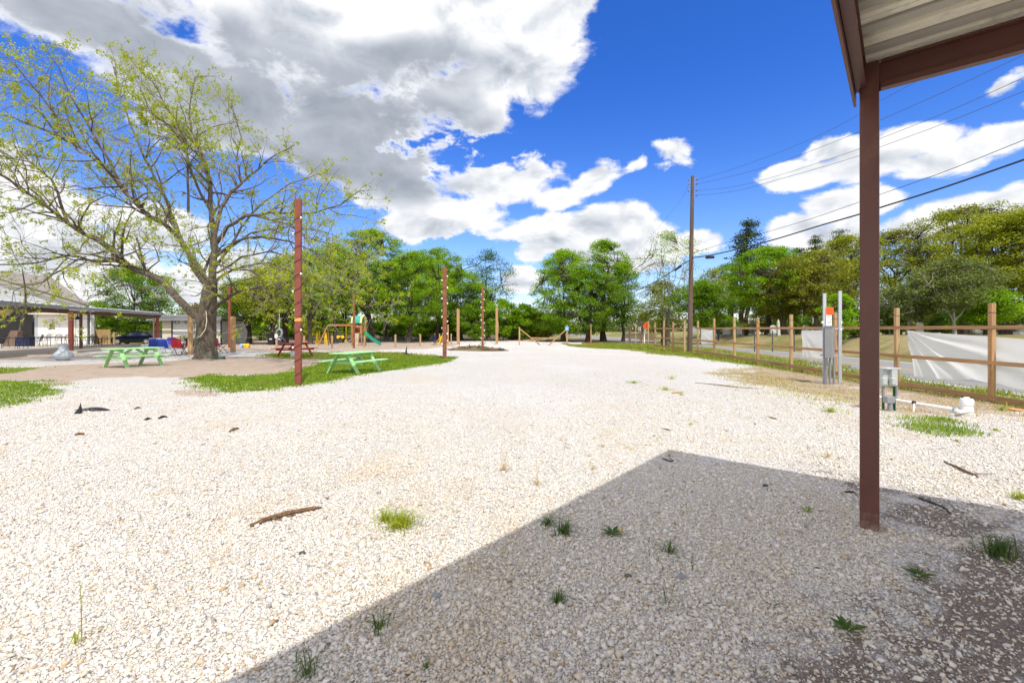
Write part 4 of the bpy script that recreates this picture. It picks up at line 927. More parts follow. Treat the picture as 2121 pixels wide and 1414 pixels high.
# wire fence of the playground
def wirefence():
    P0=[(573,721.5,693),(630,721.5,695.5),(688,721,695),(755,720.3,694),(819,719.5,693),(870.5,716.5,691.5)]
    q=[G(a,b) for a,b,_ in P0]; root=thing('wire_fence','low wire mesh fence on short round posts along the playground','fence',q[0])
    for (a,b,t),p in zip(P0,q):
        hh=H-(t-HY)/F*p.y-p.z; m=MB(); m.lathe([(.075,-.2),(.075,hh-.03),(.06,hh)],p-q[0],10); m.build('fence_post',M['post2'],root)
    m=MB()
    for i in range(len(q)-1):
        a,b=q[i]-q[0],q[i+1]-q[0]; L=(b-a).length; k=int(L/.16)
        for z in np.linspace(.06,.86,7): m.tube([a+Vector((0,0,z)),b+Vector((0,0,z))],.004,3,False)
        for j in range(k+1): p=a.lerp(b,j/k); m.tube([p+Vector((0,0,.04)),p+Vector((0,0,.88))],.0035,3,False)
    m.build('wire_mesh',M['wire'],root)
    m=MB(); m.box((0,-.08,.95),(.22,.02,.30)); m.build('notice_board',M['paper'],root)
wirefence()
# ================================================================== rail fence
FX=10.66
def railfence(name,label,ys,z0s,flip=1):
    root=thing(name,label,'fence',(FX,ys[0],gzf(FX,ys[0])))
    b0=root.location
    rng=random.Random(len(ys))
    for i,y in enumerate(ys):
        zt=2.0+rng.uniform(-.06,.09); g=gzf(FX,y); x=rng.uniform(-.015,.015)
        m=MB(); m.box((x,y-b0.y,(zt+g-.3)/2-b0.z),(.095,.095,zt-g+.3),rng.uniform(-.06,.06),.006); po=m.build('fence_post',M['post' if i%2 else 'post2'],root)
        m=MB(); m.box((x,y-b0.y,zt-.21-b0.z),(.101,.101,.012)); m.build('string_wrap',M['cable'],po)
    ya,yb=min(ys)-.1,max(ys)+.1
    zb=lambda y:(-.03+.27*min(max((y-10)/16,-.2),1.2))
    zm=lambda y:(.75+.10*min(max((y-10)/16,-.2),1.2))
    for nm,zf,hh in (('top_rail',lambda y:1.53,.088),('middle_rail',zm,.088),('bottom_rail',zb,.125)):
        m=MB(); st=sorted(ys)
        for i in range(0,len(st)-1):
            a=st[i]+(-.08 if i==0 else .001); e=st[i+1]+(.08 if i==len(st)-2 else -.001)
            m.beam((-.07,a-b0.y,zf(a)-b0.z),(-.07,e-b0.y,zf(e)-b0.z),.036,hh)
        m.build(nm,M['rail'],root)
    return root
railfence('rail_fence','long three rail lumber fence along the road from the near right to the utility pole',[7.6,10.1,12.6,15.0,17.38,19.73,21.85,24.0,26.08],0)
railfence('rail_fence','short three rail lumber fence left of the utility pole',[28.1,30.1,32.0,33.9],0)
def sheet(name,label,pts_top,pts_bot,x,seed,mat='tarp',amp=.03,nx=40,nz=22):
    "hanging sheeting between a top and a bottom edge, (y,z) lists from far to near"
    rng=random.Random(seed); ta=np.array(pts_top,float); ba=np.array(pts_bot,float)
    def samp(a,u):
        t=np.linspace(0,1,len(a)); return np.interp(u,t,a[:,0]),np.interp(u,t,a[:,1])
    v=[]
    ph=[rng.uniform(0,6) for _ in range(6)]
    for j in range(nz+1):
        for i in range(nx+1):
            u,w=i/nx,j/nz; y0,z0=samp(ta,u); y1,z1=samp(ba,u); y=y0+(y1-y0)*w; z=z0+(z1-z0)*w
            an=math.atan2(w*.45+.01,u+.02); fold=amp*(1.1*math.sin(17*an+ph[0])*math.exp(-1.3*u)+.8*math.sin(31*an+ph[3])*math.exp(-2.2*u)+.9*math.sin(5*u+2*w+ph[1])*(.4+w)+.5*math.sin(8*w-5*u+ph[2])+.4*math.sin(15*u*(1+.3*w)+ph[5])*w)*(.2+.9*min(w*3,1))
            v.append((x+fold,y,z-.02*abs(math.sin(18*u+ph[4]))*w))
    c=Vector(v[0]); v=[tuple(Vector(p)-c) for p in v]
    f=[(j*(nx+1)+i,j*(nx+1)+i+1,(j+1)*(nx+1)+i+1,(j+1)*(nx+1)+i) for j in range(nz) for i in range(nx)]
    m=MB(); m.add(v,f); o=m.build(name,M[mat],None,c,'all'); tag(o,label,'sheeting'); return o
def yz(px,py,x=FX): d=x/((px-CX)/F); return (d,H-(py-HY)/F*d)
sheet('white_sheeting','large wrinkled white sheeting sagging along the nearest fence bays',[yz(1872,684),yz(1920,689),yz(2000,694),yz(2060,698),yz(2121,703),yz(2300,706)],[yz(1886,777),yz(1925,781),yz(1960,785),yz(2000,784),yz(2060,795),yz(2121,808),yz(2300,842)],FX+.09,3,'tarp',.028,90,36).name
sheet('white_sheeting','flat grey white sheet hung behind the fence left of the grey meter box',[yz(1655,684.5),yz(1680,684),yz(1712,683)],[yz(1656,738),yz(1680,740),yz(1712,744)],FX+.09,4,'tarp',.012,20,14)
sheet('white_sheeting','small pale sheet between the first two posts right of the utility pole',[yz(1449,681),yz(1465,683),yz(1478,683)],[yz(1449,712),yz(1465,712),yz(1478,711)],FX+.09,5,'tarp',.015,14,10)
sheet('dark_cloth','narrow navy cloth hanging beside the second post right of the utility pole',[yz(1483,683),yz(1487,686)],[yz(1483,709),yz(1486,706)],FX+.10,6,'navycloth',.01,6,10)
# ================================================================== utility pole and wires
def utilpole():
    b=V(11.32,29.0); root=thing('utility_pole','tall brown wooden utility pole leaning slightly at the roadside','utility pole',b)
    top=P(1434.5,365,29.0)-b
    def at(t): return Vector((0,0,0)).lerp(top,t)
    m=MB(); m.tube([at(-.02),at(.0),at(.3),at(.7),at(1)],[.165,.16,.145,.12,.105],14); m.build('pole',M['pole'],root,None,True)
    pts={}
    for k,(py,sd) in enumerate([(373,1),(382,1),(395,1),(405,1),(374,-1),(383,-1),(396,-1)]):
        t=(H-(py-HY)/F*29-b.z)/top.z; c=at(t)
        m=MB(); m.lathe([(.02,-.06),(.055,-.05),(.035,-.015),(.035,.015),(.055,.05),(.02,.06)],c+Vector((sd*.24,-.02,0)),10); o=m.build('insulator',M['insul'],root,None,True)
        k2=MB(); k2.beam(c+Vector((sd*.08,0,.07)),c+Vector((sd*.27,-.02,.07)),.02,.015); k2.beam(c+Vector((sd*.08,0,-.07)),c+Vector((sd*.27,-.02,-.07)),.02,.015); k2.build('bracket',M['galv'],o)
        pts[k]=b+c+Vector((sd*.24,-.02,0))
    m=MB(); m.tube([at(.98)+Vector((-.1,-.05,0)),at(.5)+Vector((-.12,-.08,0)),at(.02)+Vector((-.155,-.07,0))],.008,4); m.build('ground_wire',M['wire'],root)
    m=MB(); m.beam(at(.40)+Vector((.16,-.02,-.25)),at(.40)+Vector((.16,-.02,.25)),.05,.05); m.build('riser_pipe',M['conduit'],root)
    return b,pts
ub,ins=utilpole()
def dline(px): return 18.14/((px-CX)/F+.236)
def wire(name,label,start,pix,r,mat='wire',ext=True,dfun=dline,cat='cable',case=None):
    pts=[start]+[P(a,c,dfun(a)) for a,c in pix]
    if ext:
        a,b_,c_=pts[-3],pts[-2],pts[-1]; d=(c_-b_); e=d.copy()
        for i in range(10):
            e=e+Vector((0,0,.045*e.length*.25)); pts.append(pts[-1]+e.normalized()*2.5)
    # smooth (Catmull-Rom)
    out=[]
    for i in range(len(pts)-1):
        p0=pts[max(i-1,0)];p1=pts[i];p2=pts[i+1];p3=pts[min(i+2,len(pts)-1)]
        for t in np.linspace(0,1,6,endpoint=False):
            out.append(.5*((2*p1)+(p2-p0)*t+(2*p0-5*p1+4*p2-p3)*t*t+(3*p1-p0-3*p2+p3)*t**3))
    out.append(pts[-1]); c=out[0].copy(); m=MB(); m.tube([p-c for p in out],r,5,True); o=m.build(name,M[mat],None,c,'all'); tag(o,label,cat,'overhead lines at the utility pole')
    if case:
        (pa,pb,rr)=case; A=P(*pa,dfun(pa[0]))-c; B=P(*pb,dfun(pb[0]))-c; m=MB()
        m.tube([A.lerp(B,t)+Vector((0,0,-.04)) for t in (0,.08,.5,.92,1)],[rr*.5,rr,rr,rr,rr*.5],10); m.build('splice_case',M['cable'],o,None,True)
    return o
wire('overhead_wire','thin top wire sloping up from the pole top to the canopy roof',ins[0],[(1500,356),(1600,321),(1700,279),(1773,241),(1815,214),(1900,168)],.008)
wire('overhead_wire','thin second wire below the topmost, rising past the canopy post',ins[1],[(1520,364),(1620,335),(1773,276),(1817,252),(1950,193),(2121,114)],.009)
wire('overhead_wire','thin third wire rising to the right border under the canopy beam',ins[2],[(1520,387),(1620,361),(1773,311),(1817,290),(1950,237),(2121,161)],.009)
wire('overhead_wire','thin lowest of the four wires from the pole top',ins[3],[(1520,396),(1620,370),(1773,325),(1817,307),(1950,258),(2121,189)],.009)
pA=P(1432,525,29); pB=P(1431.5,534,29)
wire('overhead_wire','lone thin wire above the thick black cable',pA,[(1500,504),(1580,483),(1680,453),(1773,421),(1817,405),(1950,358),(2121,290)],.011,'cable')
wire('thick_cable','thick black cable with a splice case rising from the pole to the right border',pB,[(1475,528),(1540,513),(1608,495),(1700,467),(1773,446),(1817,432),(1950,390),(2121,331)],.032,'cable',True,dline,'cable',((1462,532),(1479,531),.085))
dl=lambda px:29+(1428-px)*.17
wire('thick_cable','black cable with a splice case dropping left from the pole into the trees',P(1427.5,540,29),[(1412,548),(1395,560),(1350,587),(1310,606),(1270,621)],.032,'cable',False,dl,'cable',((1399,558),(1411,549),.085))
wire('overhead_wire','faint thin wire running down left from the pole top',ins[5],[(1410,415),(1385,446),(1350,488),(1320,522),(1290,553)],.008,'wire',False,lambda px:29+(1430-px)*.3)
# ================================================================== electrical stand
def meter():
    b=V(9.02,13.25); root=thing('meter_stand','grey electrical box on tall steel uprights with three conduits by the fence','electrical box',b)
    s=13.25/F; Z=lambda py:H-(py-HY)*s-b.z
    Xl=lambda px:(px-CX)*s-b.x
    rz=R(-42)
    for px,pt in ((1711,607),(1743.5,602)):
        m=MB(); m.box((Xl(px)+.02,.10,Z(pt)/2-.1),(.082,.045,Z(pt)+.2),R(-8)); m.build('upright',M['galv'],root)
    for py in (680,736):
        m=MB(); m.box(((Xl(1711)+Xl(1748))/2,.135,Z(py)),(.62,.03,.04),R(-8)); m.build('cross_strut',M['galv'],root)
    m=MB(); m.box((Xl(1717.5),-.02,(Z(676)+Z(741))/2),(.235,.19,Z(676)-Z(741)),R(42),.008); bo=m.build('enclosure',M['boxgrey'],root)
    m=MB(); m.box((Xl(1717.5),-.02,Z(675.5)),(.27,.225,.02),R(42)); m.build('rain_lid',M['boxgrey'],bo)
    m=MB(); m.beam((Xl(1731),-.05,Z(694)),(Xl(1727),-.15,Z(712)),.016,.03); m.build('lever_handle',M['darkgrey'],bo)
    for px in (1712,1719,1727.5):
        m=MB(); m.tube([(Xl(px),.0,-.2),(Xl(px),.0,Z(741)+.01)],.028 if px<1725 else .034,10); m.build('conduit',M['conduit'],root,None,True)
    m=MB(); m.box((Xl(1720),.07,Z(656)),(.17,.012,.56)); m.build('backing_board',M['white'],root)
    m=MB(); m.box((Xl(1721.5),.052,Z(644)),(.21,.012,.215)); n1=m.build('orange_notice',M['orange'],root)
    for i,tx in enumerate(('NOTICE','UTILITY','WORK')): text('notice_text',tx,.045,M['inkred'],n1,(Xl(1721.5)-.01,.045,Z(644)+.06-.06*i))
    m=MB(); m.box((Xl(1719.5),.052,Z(663.5)),(.165,.010,.31)); n2=m.build('white_notice',M['paper'],root)
    text('notice_text','DRAFT',.047,M['inkpale'],n2,(Xl(1719.5),.045,Z(656.5))); text('notice_text','LANE',.047,M['inkpale'],n2,(Xl(1720.5),.045,Z(661.5)))
    m=MB()
    for i in range(4): m.box((Xl(1719.5),.046,Z(665.5+i*1.2)),(.115,.002,.006))
    m.build('small_print',M['inkpale'],n2)
    for px,py in ((1708,667.5),(1747,667.5),(1746,683)):
        m=MB(); m.box((Xl(px),.09,Z(py)),(.05,.05,.07),0,.01); m.build('strut_clamp',M['paper'],root)
meter()
def smallbox():
    b=V(7.02,8.45); root=thing('outlet_pedestal','low pale grey twin box on green steel posts behind the near steel post','electrical box',b)
    s=8.45/F; Z=lambda py:H-(py-HY)*s-b.z; Xl=lambda px:(px-CX)*s-b.x
    rz=R(22)
    for i,px in enumerate((1824,1842.5)):
        m=MB(); m.box((Xl(px),-.02+.03*i*0,Z(780)),(.172,.15,.33),rz,.008); o=m.build('box',M['boxpale'],root)
        m=MB(); m.box((Xl(px)-.02,-.10,Z(788)),(.12,.06,.13),rz,.01); m.build('cover_flap',M['boxpale'],o)
        m=MB(); m.box((Xl(px)-.015,-.105,Z(775)),(.05,.012,.008),rz); m.build('latch',M['white'],o)
    m=MB(); m.box((Xl(1838),-.02,Z(762.3)),(.42,.19,.022),rz); m.build('rain_lid',M['boxpale'],root)
    for px in (1833.5,1856.5):
        m=MB(); m.box((Xl(px),.05,Z(798)/2-.15),(.028,.028,Z(798)+.3)); m.box((Xl(px),.028,Z(798)/2-.15),(.010,.02,Z(798)+.3)); m.build('steel_stake',M['tgreen'],root)
    m=MB(); m.box((Xl(1836.5),-.05,Z(826.5)),(.17,.10,.125),R(10),.01); m.build('junction_box',M['boxgrey'],root)
    m=MB(); m.tube([(Xl(1839),-.05,-.1),(Xl(1839),-.05,.08),(Xl(1838.5),-.05,Z(833))],[.042,.042,.03],10); m.build('conduit',M['conduit'],root,None,True)
    m=MB(); m.tube([(Xl(1826),-.04,Z(800)),(Xl(1826),-.04,Z(822))],.018,8); m.build('conduit',M['conduit'],root,None,True)
    m=MB(); m.tube([(Xl(1854),-.03,Z(800)),(Xl(1854),-.04,Z(814)),(Xl(1852),-.05,Z(822)),(Xl(1847),-.06,Z(826.5)),(Xl(1840),-.06,Z(828))],.019,8); m.build('conduit',M['conduit'],root,None,True)
smallbox()
def pipe():
    e=G(2002,857); root=thing('drain_pipe','white plastic pipe lying on stakes and ending in a capped cleanout','pipe',e)
    s0=P(1800,818,9.3)-e; s1=P(1978,847.5,8.15)-e
    m=MB(); m.tube([s0,s0.lerp(s1,.5)+Vector((0,0,-.01)),s1],.027,10); m.build('pipe',M['pvc'],root,None,True)
    m=MB(); m.tube([s1,s1+Vector((.05,-.02,-.045)),Vector((-.07,-.02,.05))],[.034,.034,.038],10); m.build('elbow',M['pvc'],root,None,True)
    m=MB(); m.lathe([(.085,-.08),(.085,.05),(.101,.055),(.101,.13),(.088,.135),(.088,.175),(.102,.18),(.104,.26),(.09,.288),(.042,.291),(.042,.318),(.0,.319)],(0,0,0),22); m.build('cleanout',M['pvc'],root,None,True)
    m=MB(); d=(s1-s0).normalized(); m.tube([s1-d*.03,s1+d*.0],.031,10); m.build('blue_primer_ring',M['bluesign'],root)
    q=s0.lerp(s1,.56); m=MB(); m.tube([q-d*.03,q+d*.03],.033,8); m.build('clamp',M['rubber'],root)
    m=MB(); m.tube([q,q+Vector((-.12,-.12,-.12)),q+Vector((-.24,-.22,-.27))],.014,6); m.build('prop_stake',M['pvc'],root)
pipe()
b=G(2112,851); m=MB(); m.box((0,0,.02),(.34,.16,.014),R(-20)); o=m.build('orange_board',M['orangeband'],None,b); o.rotation_euler=(R(8),R(6),0); tag(o,'flat orange board scrap on grass at the right border','board')
# ================================================================== playground
def playset():
    d=40.0; b=V(XD(739,d),d); root=thing('playset','wooden playset tower with teal roof, green slide and swing beam','playset',b); s=d/F
    X_=lambda px:(px-CX)*s-b.x; Z=lambda py:H-(py-HY)*s-b.z
    x0,x1=X_(728.5),X_(750); D=1.0
    for x in (x0+.04,x1-.04):
        for y in (0,D):
            m=MB(); m.box((x,y,Z(668)/2-.05),(.09,.09,Z(668)+.1)); m.build('tower_post',M['play'],root)
    m=MB(); m.box(((x0+x1)/2,D/2,Z(690)),(x1-x0+.06,D+.06,.08)); m.build('deck',M['play'],root)
    m=MB()
    for i in range(5): 
        if i in(0,4): m.box((x0+.1+i*(x1-x0-.2)/4,-.04,Z(684)),(.14,.03,.62))
    m.box(((x0+x1)/2,-.05,Z(676.5)),(x1-x0+.1,.03,.13)); m.box(((x0+x1)/2,D+.05,Z(682)),(x1-x0+.1,.03,.5))
    m.box((x0-.03,D/2,Z(684)),(.03,D,.5)); m.build('railing',M['play'],root)
    m=MB()
    for i in range(7): m.box((X_(739),-.12-.03*(6-i),Z(716-i*3.9)),(.44,.035,.105))
    lad=m.build('climbing_wall',M['cream'],root)
    m=MB(); 
    for x in (X_(733.6),X_(744.4)): m.beam((x,-.30,0),(x,-.06,Z(689)),.05,.09)
    m.build('ladder_rail',M['play'],root)
    zt,zb=Z(653.5),Z(668.5); m=MB(); n=8; vs=[]
    for y_,k in ((-.12,0),(D+.12,1)): pass
    prof=[(-.14,zb),(-.10,zb+.25),(.05,zb+.5),(D/2,zt),(D-.05,zb+.5),(D+.10,zb+.25),(D+.14,zb)]
    def cov(xa,xb,name,mat):
        m=MB(); vs=[(x,y,z) for x in (xa,xb) for y,z in prof]+[(x,y,z-.02) for x in (xa,xb) for y,z in prof]; k=7
        fs=[(i,i+1,k+i+1,k+i) for i in range(k-1)]+[(2*k+i,3*k+i,3*k+i+1,2*k+i+1) for i in range(k-1)]; m.add(vs,fs); return m.build(name,M[mat],root)
    cov(x0+.10,x1-.16,'canopy_cloth',"tealcloth"); cov(x0-.02,x0+.095,'canopy_border','yelcloth'); cov(x1-.155,x1+.02,'canopy_border','yelcloth')
    m=MB(); m.beam((X_(677.7),D*.5,Z(673.2)),(x0,D*.5,Z(673.2)),.09,.15); m.build('swing_beam',M['play'],root)
    for yy in (-.35,1.35):
        m=MB(); m.beam((X_(674),D*.5,Z(674)),(X_(662)if yy<0 else X_(668),yy,0),.08,.06); m.build('beam_leg',M['play'],root)
    m=MB(); m.box((X_(677),D*.5,Z(673.2)),(.16,.13,.19)); m.build('beam_bracket',M['teal'],root)
    # slide: curved chute with side walls
    A=Vector((x1+.02,.5,Z(688.5))); B=Vector((X_(787),.1,.12)); m=MB(); vs=[]; N=12
    for i in range(N+1):
        t=i/N; c=A.lerp(B,t); c.z+=-.10*math.sin(math.pi*t)+(.10*(1-t)**6); c.z=max(c.z,.09)
        for (oy,oz) in ((-.27,.17),(-.25,.0),(.25,0),(.27,.17),(.30,.17),(.28,-.05),(-.28,-.05),(-.30,.17)): vs.append((c.x,c.y+oy,c.z+oz))
    fs=[]
    for i in range(N):
        for k in range(8): j=(k+1)%8; fs.append((i*8+k,i*8+j,i*8+8+j,i*8+8+k))
    m.add(vs,fs); m.build('slide',M['teal'],root,None,True)
    def chain(px,zs,y=.5):
        m=MB(); m.tube([(X_(px),y,Z(673.5)),(X_(px)+.01,y,zs)],.012,4); return m
    mm=MB(); mm.box((X_(701.5),.5,Z(698.5)),(.08,.7,.05)); 
    for sx in(-1,1): mm.lathe([(.12,-.03),(.15,0),(.12,.03)],(X_(701.5)+sx*.2,.4,Z(698)),12,Matrix.Rotation(R(90),3,'X'))
    mm.box((X_(701.5),.4,Z(695.6)),(.42,.05,.06)); gl=mm.build('glider_swing',M['yellow'],root)
    for px in (700.6,702.4): chain(px,Z(697)).build('chain',M['wire'],gl)
    mm=MB(); mm.box((X_(712.5),.5,Z(706.5)),(.08,.45,.20)); tr=mm.build('belt_swing',M['yellow'],root)
    for px in (711.5,713.5): chain(px,Z(706)).build('chain',M['yellow'],tr)
    mm=MB(); mm.tube([(X_(716),.2,Z(707)),(X_(719),.1,Z(709.5)),(X_(722),0,Z(708)),(X_(726),0,Z(704)),(X_(728),0,Z(703))],.02,5); mm.build('rope',M['cream'],root)
    return root
playset()
def yframe(px0,lab):
    d=45; b=V(XD(px0,d),d); root=thing('yellow_climber',lab,'play equipment',b,0,'yellow play pieces'); s=d/F
    m=MB(); m.add([(-.18,-.05,0),(.16,-.05,0),(.06,-.05,1.15),(-.08,-.05,1.15),(-.18,.05,0),(.16,.05,0),(.06,.05,1.15),(-.08,.05,1.15)],[(0,1,2,3),(7,6,5,4),(0,4,5,1),(1,5,6,2),(2,6,7,3),(3,7,4,0)]); m.build('side_panel',M['yellow'],root)
    m=MB(); m.beam((.0,.06,.3),(.0,.7,.3),.06,.06); m.build('crossbar',M['yellow'],root)
    m=MB(); m.beam((0,.75,0),(0,.5,1.2),.08,.08); m.build('rear_leg',M['yellow'],root); return root
yframe(657,'left yellow play panel behind the leaning swing leg'); yframe(675,'right yellow play panel just right of the leaning swing leg')
def toy(px,py):
    b=G(px,py); root=thing('ride_on_toy','yellow and pale blue ride on toy lying on the playground sand','toy',b,R(10))
    m=MB(); m.box((.08,0,.22),(.5,.28,.22),0,.06); m.build('body',M['yellow'],root)
    m=MB(); m.box((-.28,0,.20),(.24,.26,.26),0,.06); m.build('front_block',M['ltblue'],root)
    for x in (-.28,.22):
        for y in (-.15,.15): m=MB(); m.lathe([(.09,-.03),(.1,0),(.09,.03)],(x,y,.10),12,Matrix.Rotation(R(90),3,'X')); m.build('wheel',M['ltblue' if x<0 else 'yellow'],root)
toy(508,720)
def toyslide():
    b=V(XD(917,43),43); root=thing('toy_slide','small yellow toddler slide behind the second rust pole','toy',b)
    for y in (-.2,.2):
        m=MB(); m.beam((-.35,y,0),(-.05,y,.85),.04,.1); m.beam((.42,y,0),(.0,y,.85),.04,.1); m.build('side_frame',M['yellow'],root)
    m=MB(); m.box((0,0,.8),(.35,.4,.05)); m.beam((-.75,0,.08),(-.12,0,.78),.36,.04); m.build('chute',M['yellow'],root)
    m=MB()
    for z in (.2,.4,.6): m.box((.42-.42*z/.85,0,z),(.05,.38,.05))
    m.build('steps',M['yellow'],root)
toyslide()
def campchair():
    b=V(XD(900,42.5),42.5); root=thing('camp_chair','navy folding camp chair beside the playground posts','chair',b,R(30))
    for a in ((-.25,-.25,.25,.25),(.25,-.25,-.25,.25)):
        m=MB(); m.beam((a[0],a[1],0),(a[2],a[3],.45),.025,.025); m.build('leg',M['navy'],root)
    m=MB(); m.box((0,0,.43),(.52,.5,.03)); m.build('seat',M['navycloth'],root)
    m=MB(); m.beam((0,.25,.42),(0,.34,.9),.52,.03,(1,0,0)); m.box((0,.30,.68),(.52,.03,.46)); m.build('backrest',M['navycloth'],root)
campchair()
def bins():
    for px,d,lab in ((562,43,'dark rubbish bin left of the grey trunk in the shade'),(579,42.5,'navy wheeled bin under the hanging tyre')):
        b=V(XD(px,d),d); root=thing('rubbish_bin',lab,'bin',b,R(15),'bins under the trees'); 
        m=MB(); vs=[(x*(.24 if z==0 else .31),y*(.26 if z==0 else .34),z) for z in (0,.95) for x,y in((-1,-1),(1,-1),(1,1),(-1,1))]; m.add(vs,[(3,2,1,0),(4,5,6,7),(0,1,5,4),(1,2,6,5),(2,3,7,6),(3,0,4,7)]); m.build('body',M['navy' if px>570 else 'rubber'],root)
        m=MB(); m.box((0,0,.985),(.66,.74,.06),0,.02); m.build('lid',M['navy' if px>570 else 'rubber'],root)
        m=MB(); m.box((.02,-.33,.55),(.22,.02,.10)); m.build('white_sticker',M['paper'],root)
        for x in(-.27,.27): m=MB(); m.lathe([(.1,-.03),(.12,0),(.1,.03)],(x,.3,.12),12,Matrix.Rotation(R(90),3,'Y')); m.build('wheel',M['rubber'],root)
    d=41.8; c=P(578.5,690,d); root=thing('hanging_tyre','old grey tyre hung on a rope from a tree above the navy bin','tyre',c)
    m=MB(); k=18; pr=[(.30,-.10),(.42,-.09),(.47,-.04),(.47,.04),(.42,.09),(.30,.10)]; vs=[];M_=Matrix.Rotation(R(80),3,'X')@Matrix.Rotation(R(0),3,'Z')
    for i in range(k):
        a=6.2832*i/k
        for r,z in pr: vs.append(M_@Vector((r*math.cos(a)*.7,r*math.sin(a),z)))
    fs=[(i*6+j,((i+1)%k)*6+j,((i+1)%k)*6+(j+1)%6,i*6+(j+1)%6) for i in range(k) for j in range(6)]; m.add(vs,fs); m.build('tyre',M['conduit'],root,None,True)
    m=MB(); m.tube([(0,0,.45),(-.03,.05,1.0),(-.1,.2,2.2)],.02,5); m.build('rope',M['cream'],root)
bins()
# ================================================================== picnic tables
def picnic(label,x,y,rz,mat,sc=1.0,L=1.85):
    root=thing('picnic_table',label,'picnic table',V(x,y),rz); root.scale=(sc,sc,sc)
    m=MB()
    for i in range(5): m.box((-.30+.15*i,0,.725),(.143,L,.038),0,.004)
    m.build('tabletop',M[mat],root)
    for s in (-1,1):
        m=MB()
        for j in (0,1): m.box((s*(.60+.145*j),0,.445),(.138,L,.038),0,.004)
        m.build('seat',M[mat],root)
    for e in (-1,1):
        y0=e*L*.345
        for s in (-1,1): m=MB(); m.beam((s*.66,y0,-.03),(s*.20,y0,.70),.04,.14,(0,1,0)); m.build('leg',M[mat],root)
        m=MB(); m.box((0,y0-e*.042,.385),(1.48,.038,.085)); m.build('seat_support',M[mat],root)
        m=MB(); m.box((0,y0-e*.042,.665),(.68,.038,.08)); m.build('top_cleat',M[mat],root)
        m=MB(); m.beam((0,y0-e*.065,.40),(0,e*.08,.69),.085,.038,(1,0,0)); m.build('brace',M[mat],root)
    return root
picnic('mint green picnic table on the grass strip beside the nearest rust pole',-5.45,15.75,R(-17),'green',.95)
picnic('mint green picnic table on bare sand left of the pecan trunk',-15.15,18.25,R(-17),'green',1.0)
picnic('red picnic table behind the nearest rust pole with a white box under it',-11.95,25.1,R(-8),'red',1.0)
b=V(XD(608,24.4),24.4); root=thing('power_box','small pale grey power box on the ground before the red table','electrical box',b,R(5)); m=MB(); m.box((0,0,.16),(.26,.18,.34),0,.015); m.build('cabinet',M['galv'],root); m=MB(); m.box((0,0,.335),(.29,.21,.02),0,.008); m.build('lid',M['galv'],root)
# ================================================================== lawn chairs, table, planter
def chair(label,x,y,rz,fab,fr,group='folding lawn chairs left of the pecan trunk'):
    root=thing('lawn_chair',label,'chair',V(x,y),rz,group)
    m=MB()
    for s in (-1,1):
        X=s*.27; m.tube([(X,-.28,0),(X,.02,.40),(X,.18,.62)],.014,6); m.tube([(X,.30,0),(X,-.05,.42),(X,-.25,.58),(X,.14,.60)],.014,6)
    m.tube([(-.27,.30,.02),(.27,.30,.02)],.014,6); m.tube([(-.27,-.28,.02),(.27,-.28,.02)],.014,6); m.tube([(-.26,.14,.42),(-.26,.33,.93),(.26,.33,.93),(.26,.14,.42)],.014,6); m.build('frame',M[fr],root,None,True)
    m=MB(); m.add([(-.25,-.24,.42),(.25,-.24,.42),(.25,0,.385),(-.25,0,.385),(.25,.18,.40),(-.25,.18,.40)]+[(-.25,-.24,.41),(.25,-.24,.41),(.25,0,.375),(-.25,0,.375),(.25,.18,.39),(-.25,.18,.39)],[(0,1,2,3),(3,2,4,5),(9,8,7,6),(11,10,8,9),(0,6,7,1),(4,10,11,5)]); m.build('seat',M[fab],root)
    m=MB(); N=6; vs=[]
    for j in range(N+1):
        t=j/N; yy=.17+.15*t+.03*math.sin(3.14*t); z=.44+.50*t
        for x,oz in ((-.265,-.02*(t>.9)),(-.1,.02*(t>.9)),(.1,.02*(t>.9)),(.265,-.02*(t>.9))): vs.append((x,yy,z+oz))
    k=len(vs); vs+=[(x,y+.012,z) for x,y,z in vs]; fs=[]
    for j in range(N):
        for i in range(3): a=j*4+i; fs+=[(a,a+1,a+5,a+4),(k+a+4,k+a+5,k+a+1,k+a)]
    m.add(vs,fs); m.build('backrest',M[fab],root,None,True); return root
def cx(px,d): return XD(px,d)
c=chair('blue lawn chair with white frame facing away, nearest of the blue ones',cx(343,25.8),25.8,R(185),'blue','white')
dup(c,V(cx(316,26.8),26.8),R(235),'blue lawn chair turned aside at the left end of the chair group')
dup(c,V(cx(329,28.3),28.3),R(200),'blue lawn chair half hidden between the other blue ones')
dup(c,V(cx(351,29.2),29.2),R(20),'blue lawn chair at the back of the group facing the yard')
r=chair('red lawn chair with dark frame facing away beside the blue ones',cx(371,25.6),25.6,R(184),'redfab','black')
dup(r,V(cx(389,28.5),28.5),R(20),'red lawn chair at the far side of the white table')
dup(r,V(cx(457,27.2),27.2),R(95),'red lawn chair seen sideways right of the pecan trunk')
n_=chair('dark grey blue lawn chair tucked between timber post and pecan trunk',cx(402,26.0),26.0,R(150),'navycloth','darkgrey')
root=thing('garden_table','white round garden table amid the lawn chairs','table',V(cx(378,27.2),27.2)); m=MB(); m.lathe([(.0,.70),(.50,.70),(.50,.73),(.0,.73)],(0,0,0),24); m.build('tabletop',M['white'],root)
for a in (.3,1.87,3.44,5.0): m=MB(); m.beam((.4*math.cos(a),.4*math.sin(a),0),(.30*math.cos(a),.30*math.sin(a),.70),.03,.03); m.build('leg',M['white'],root)
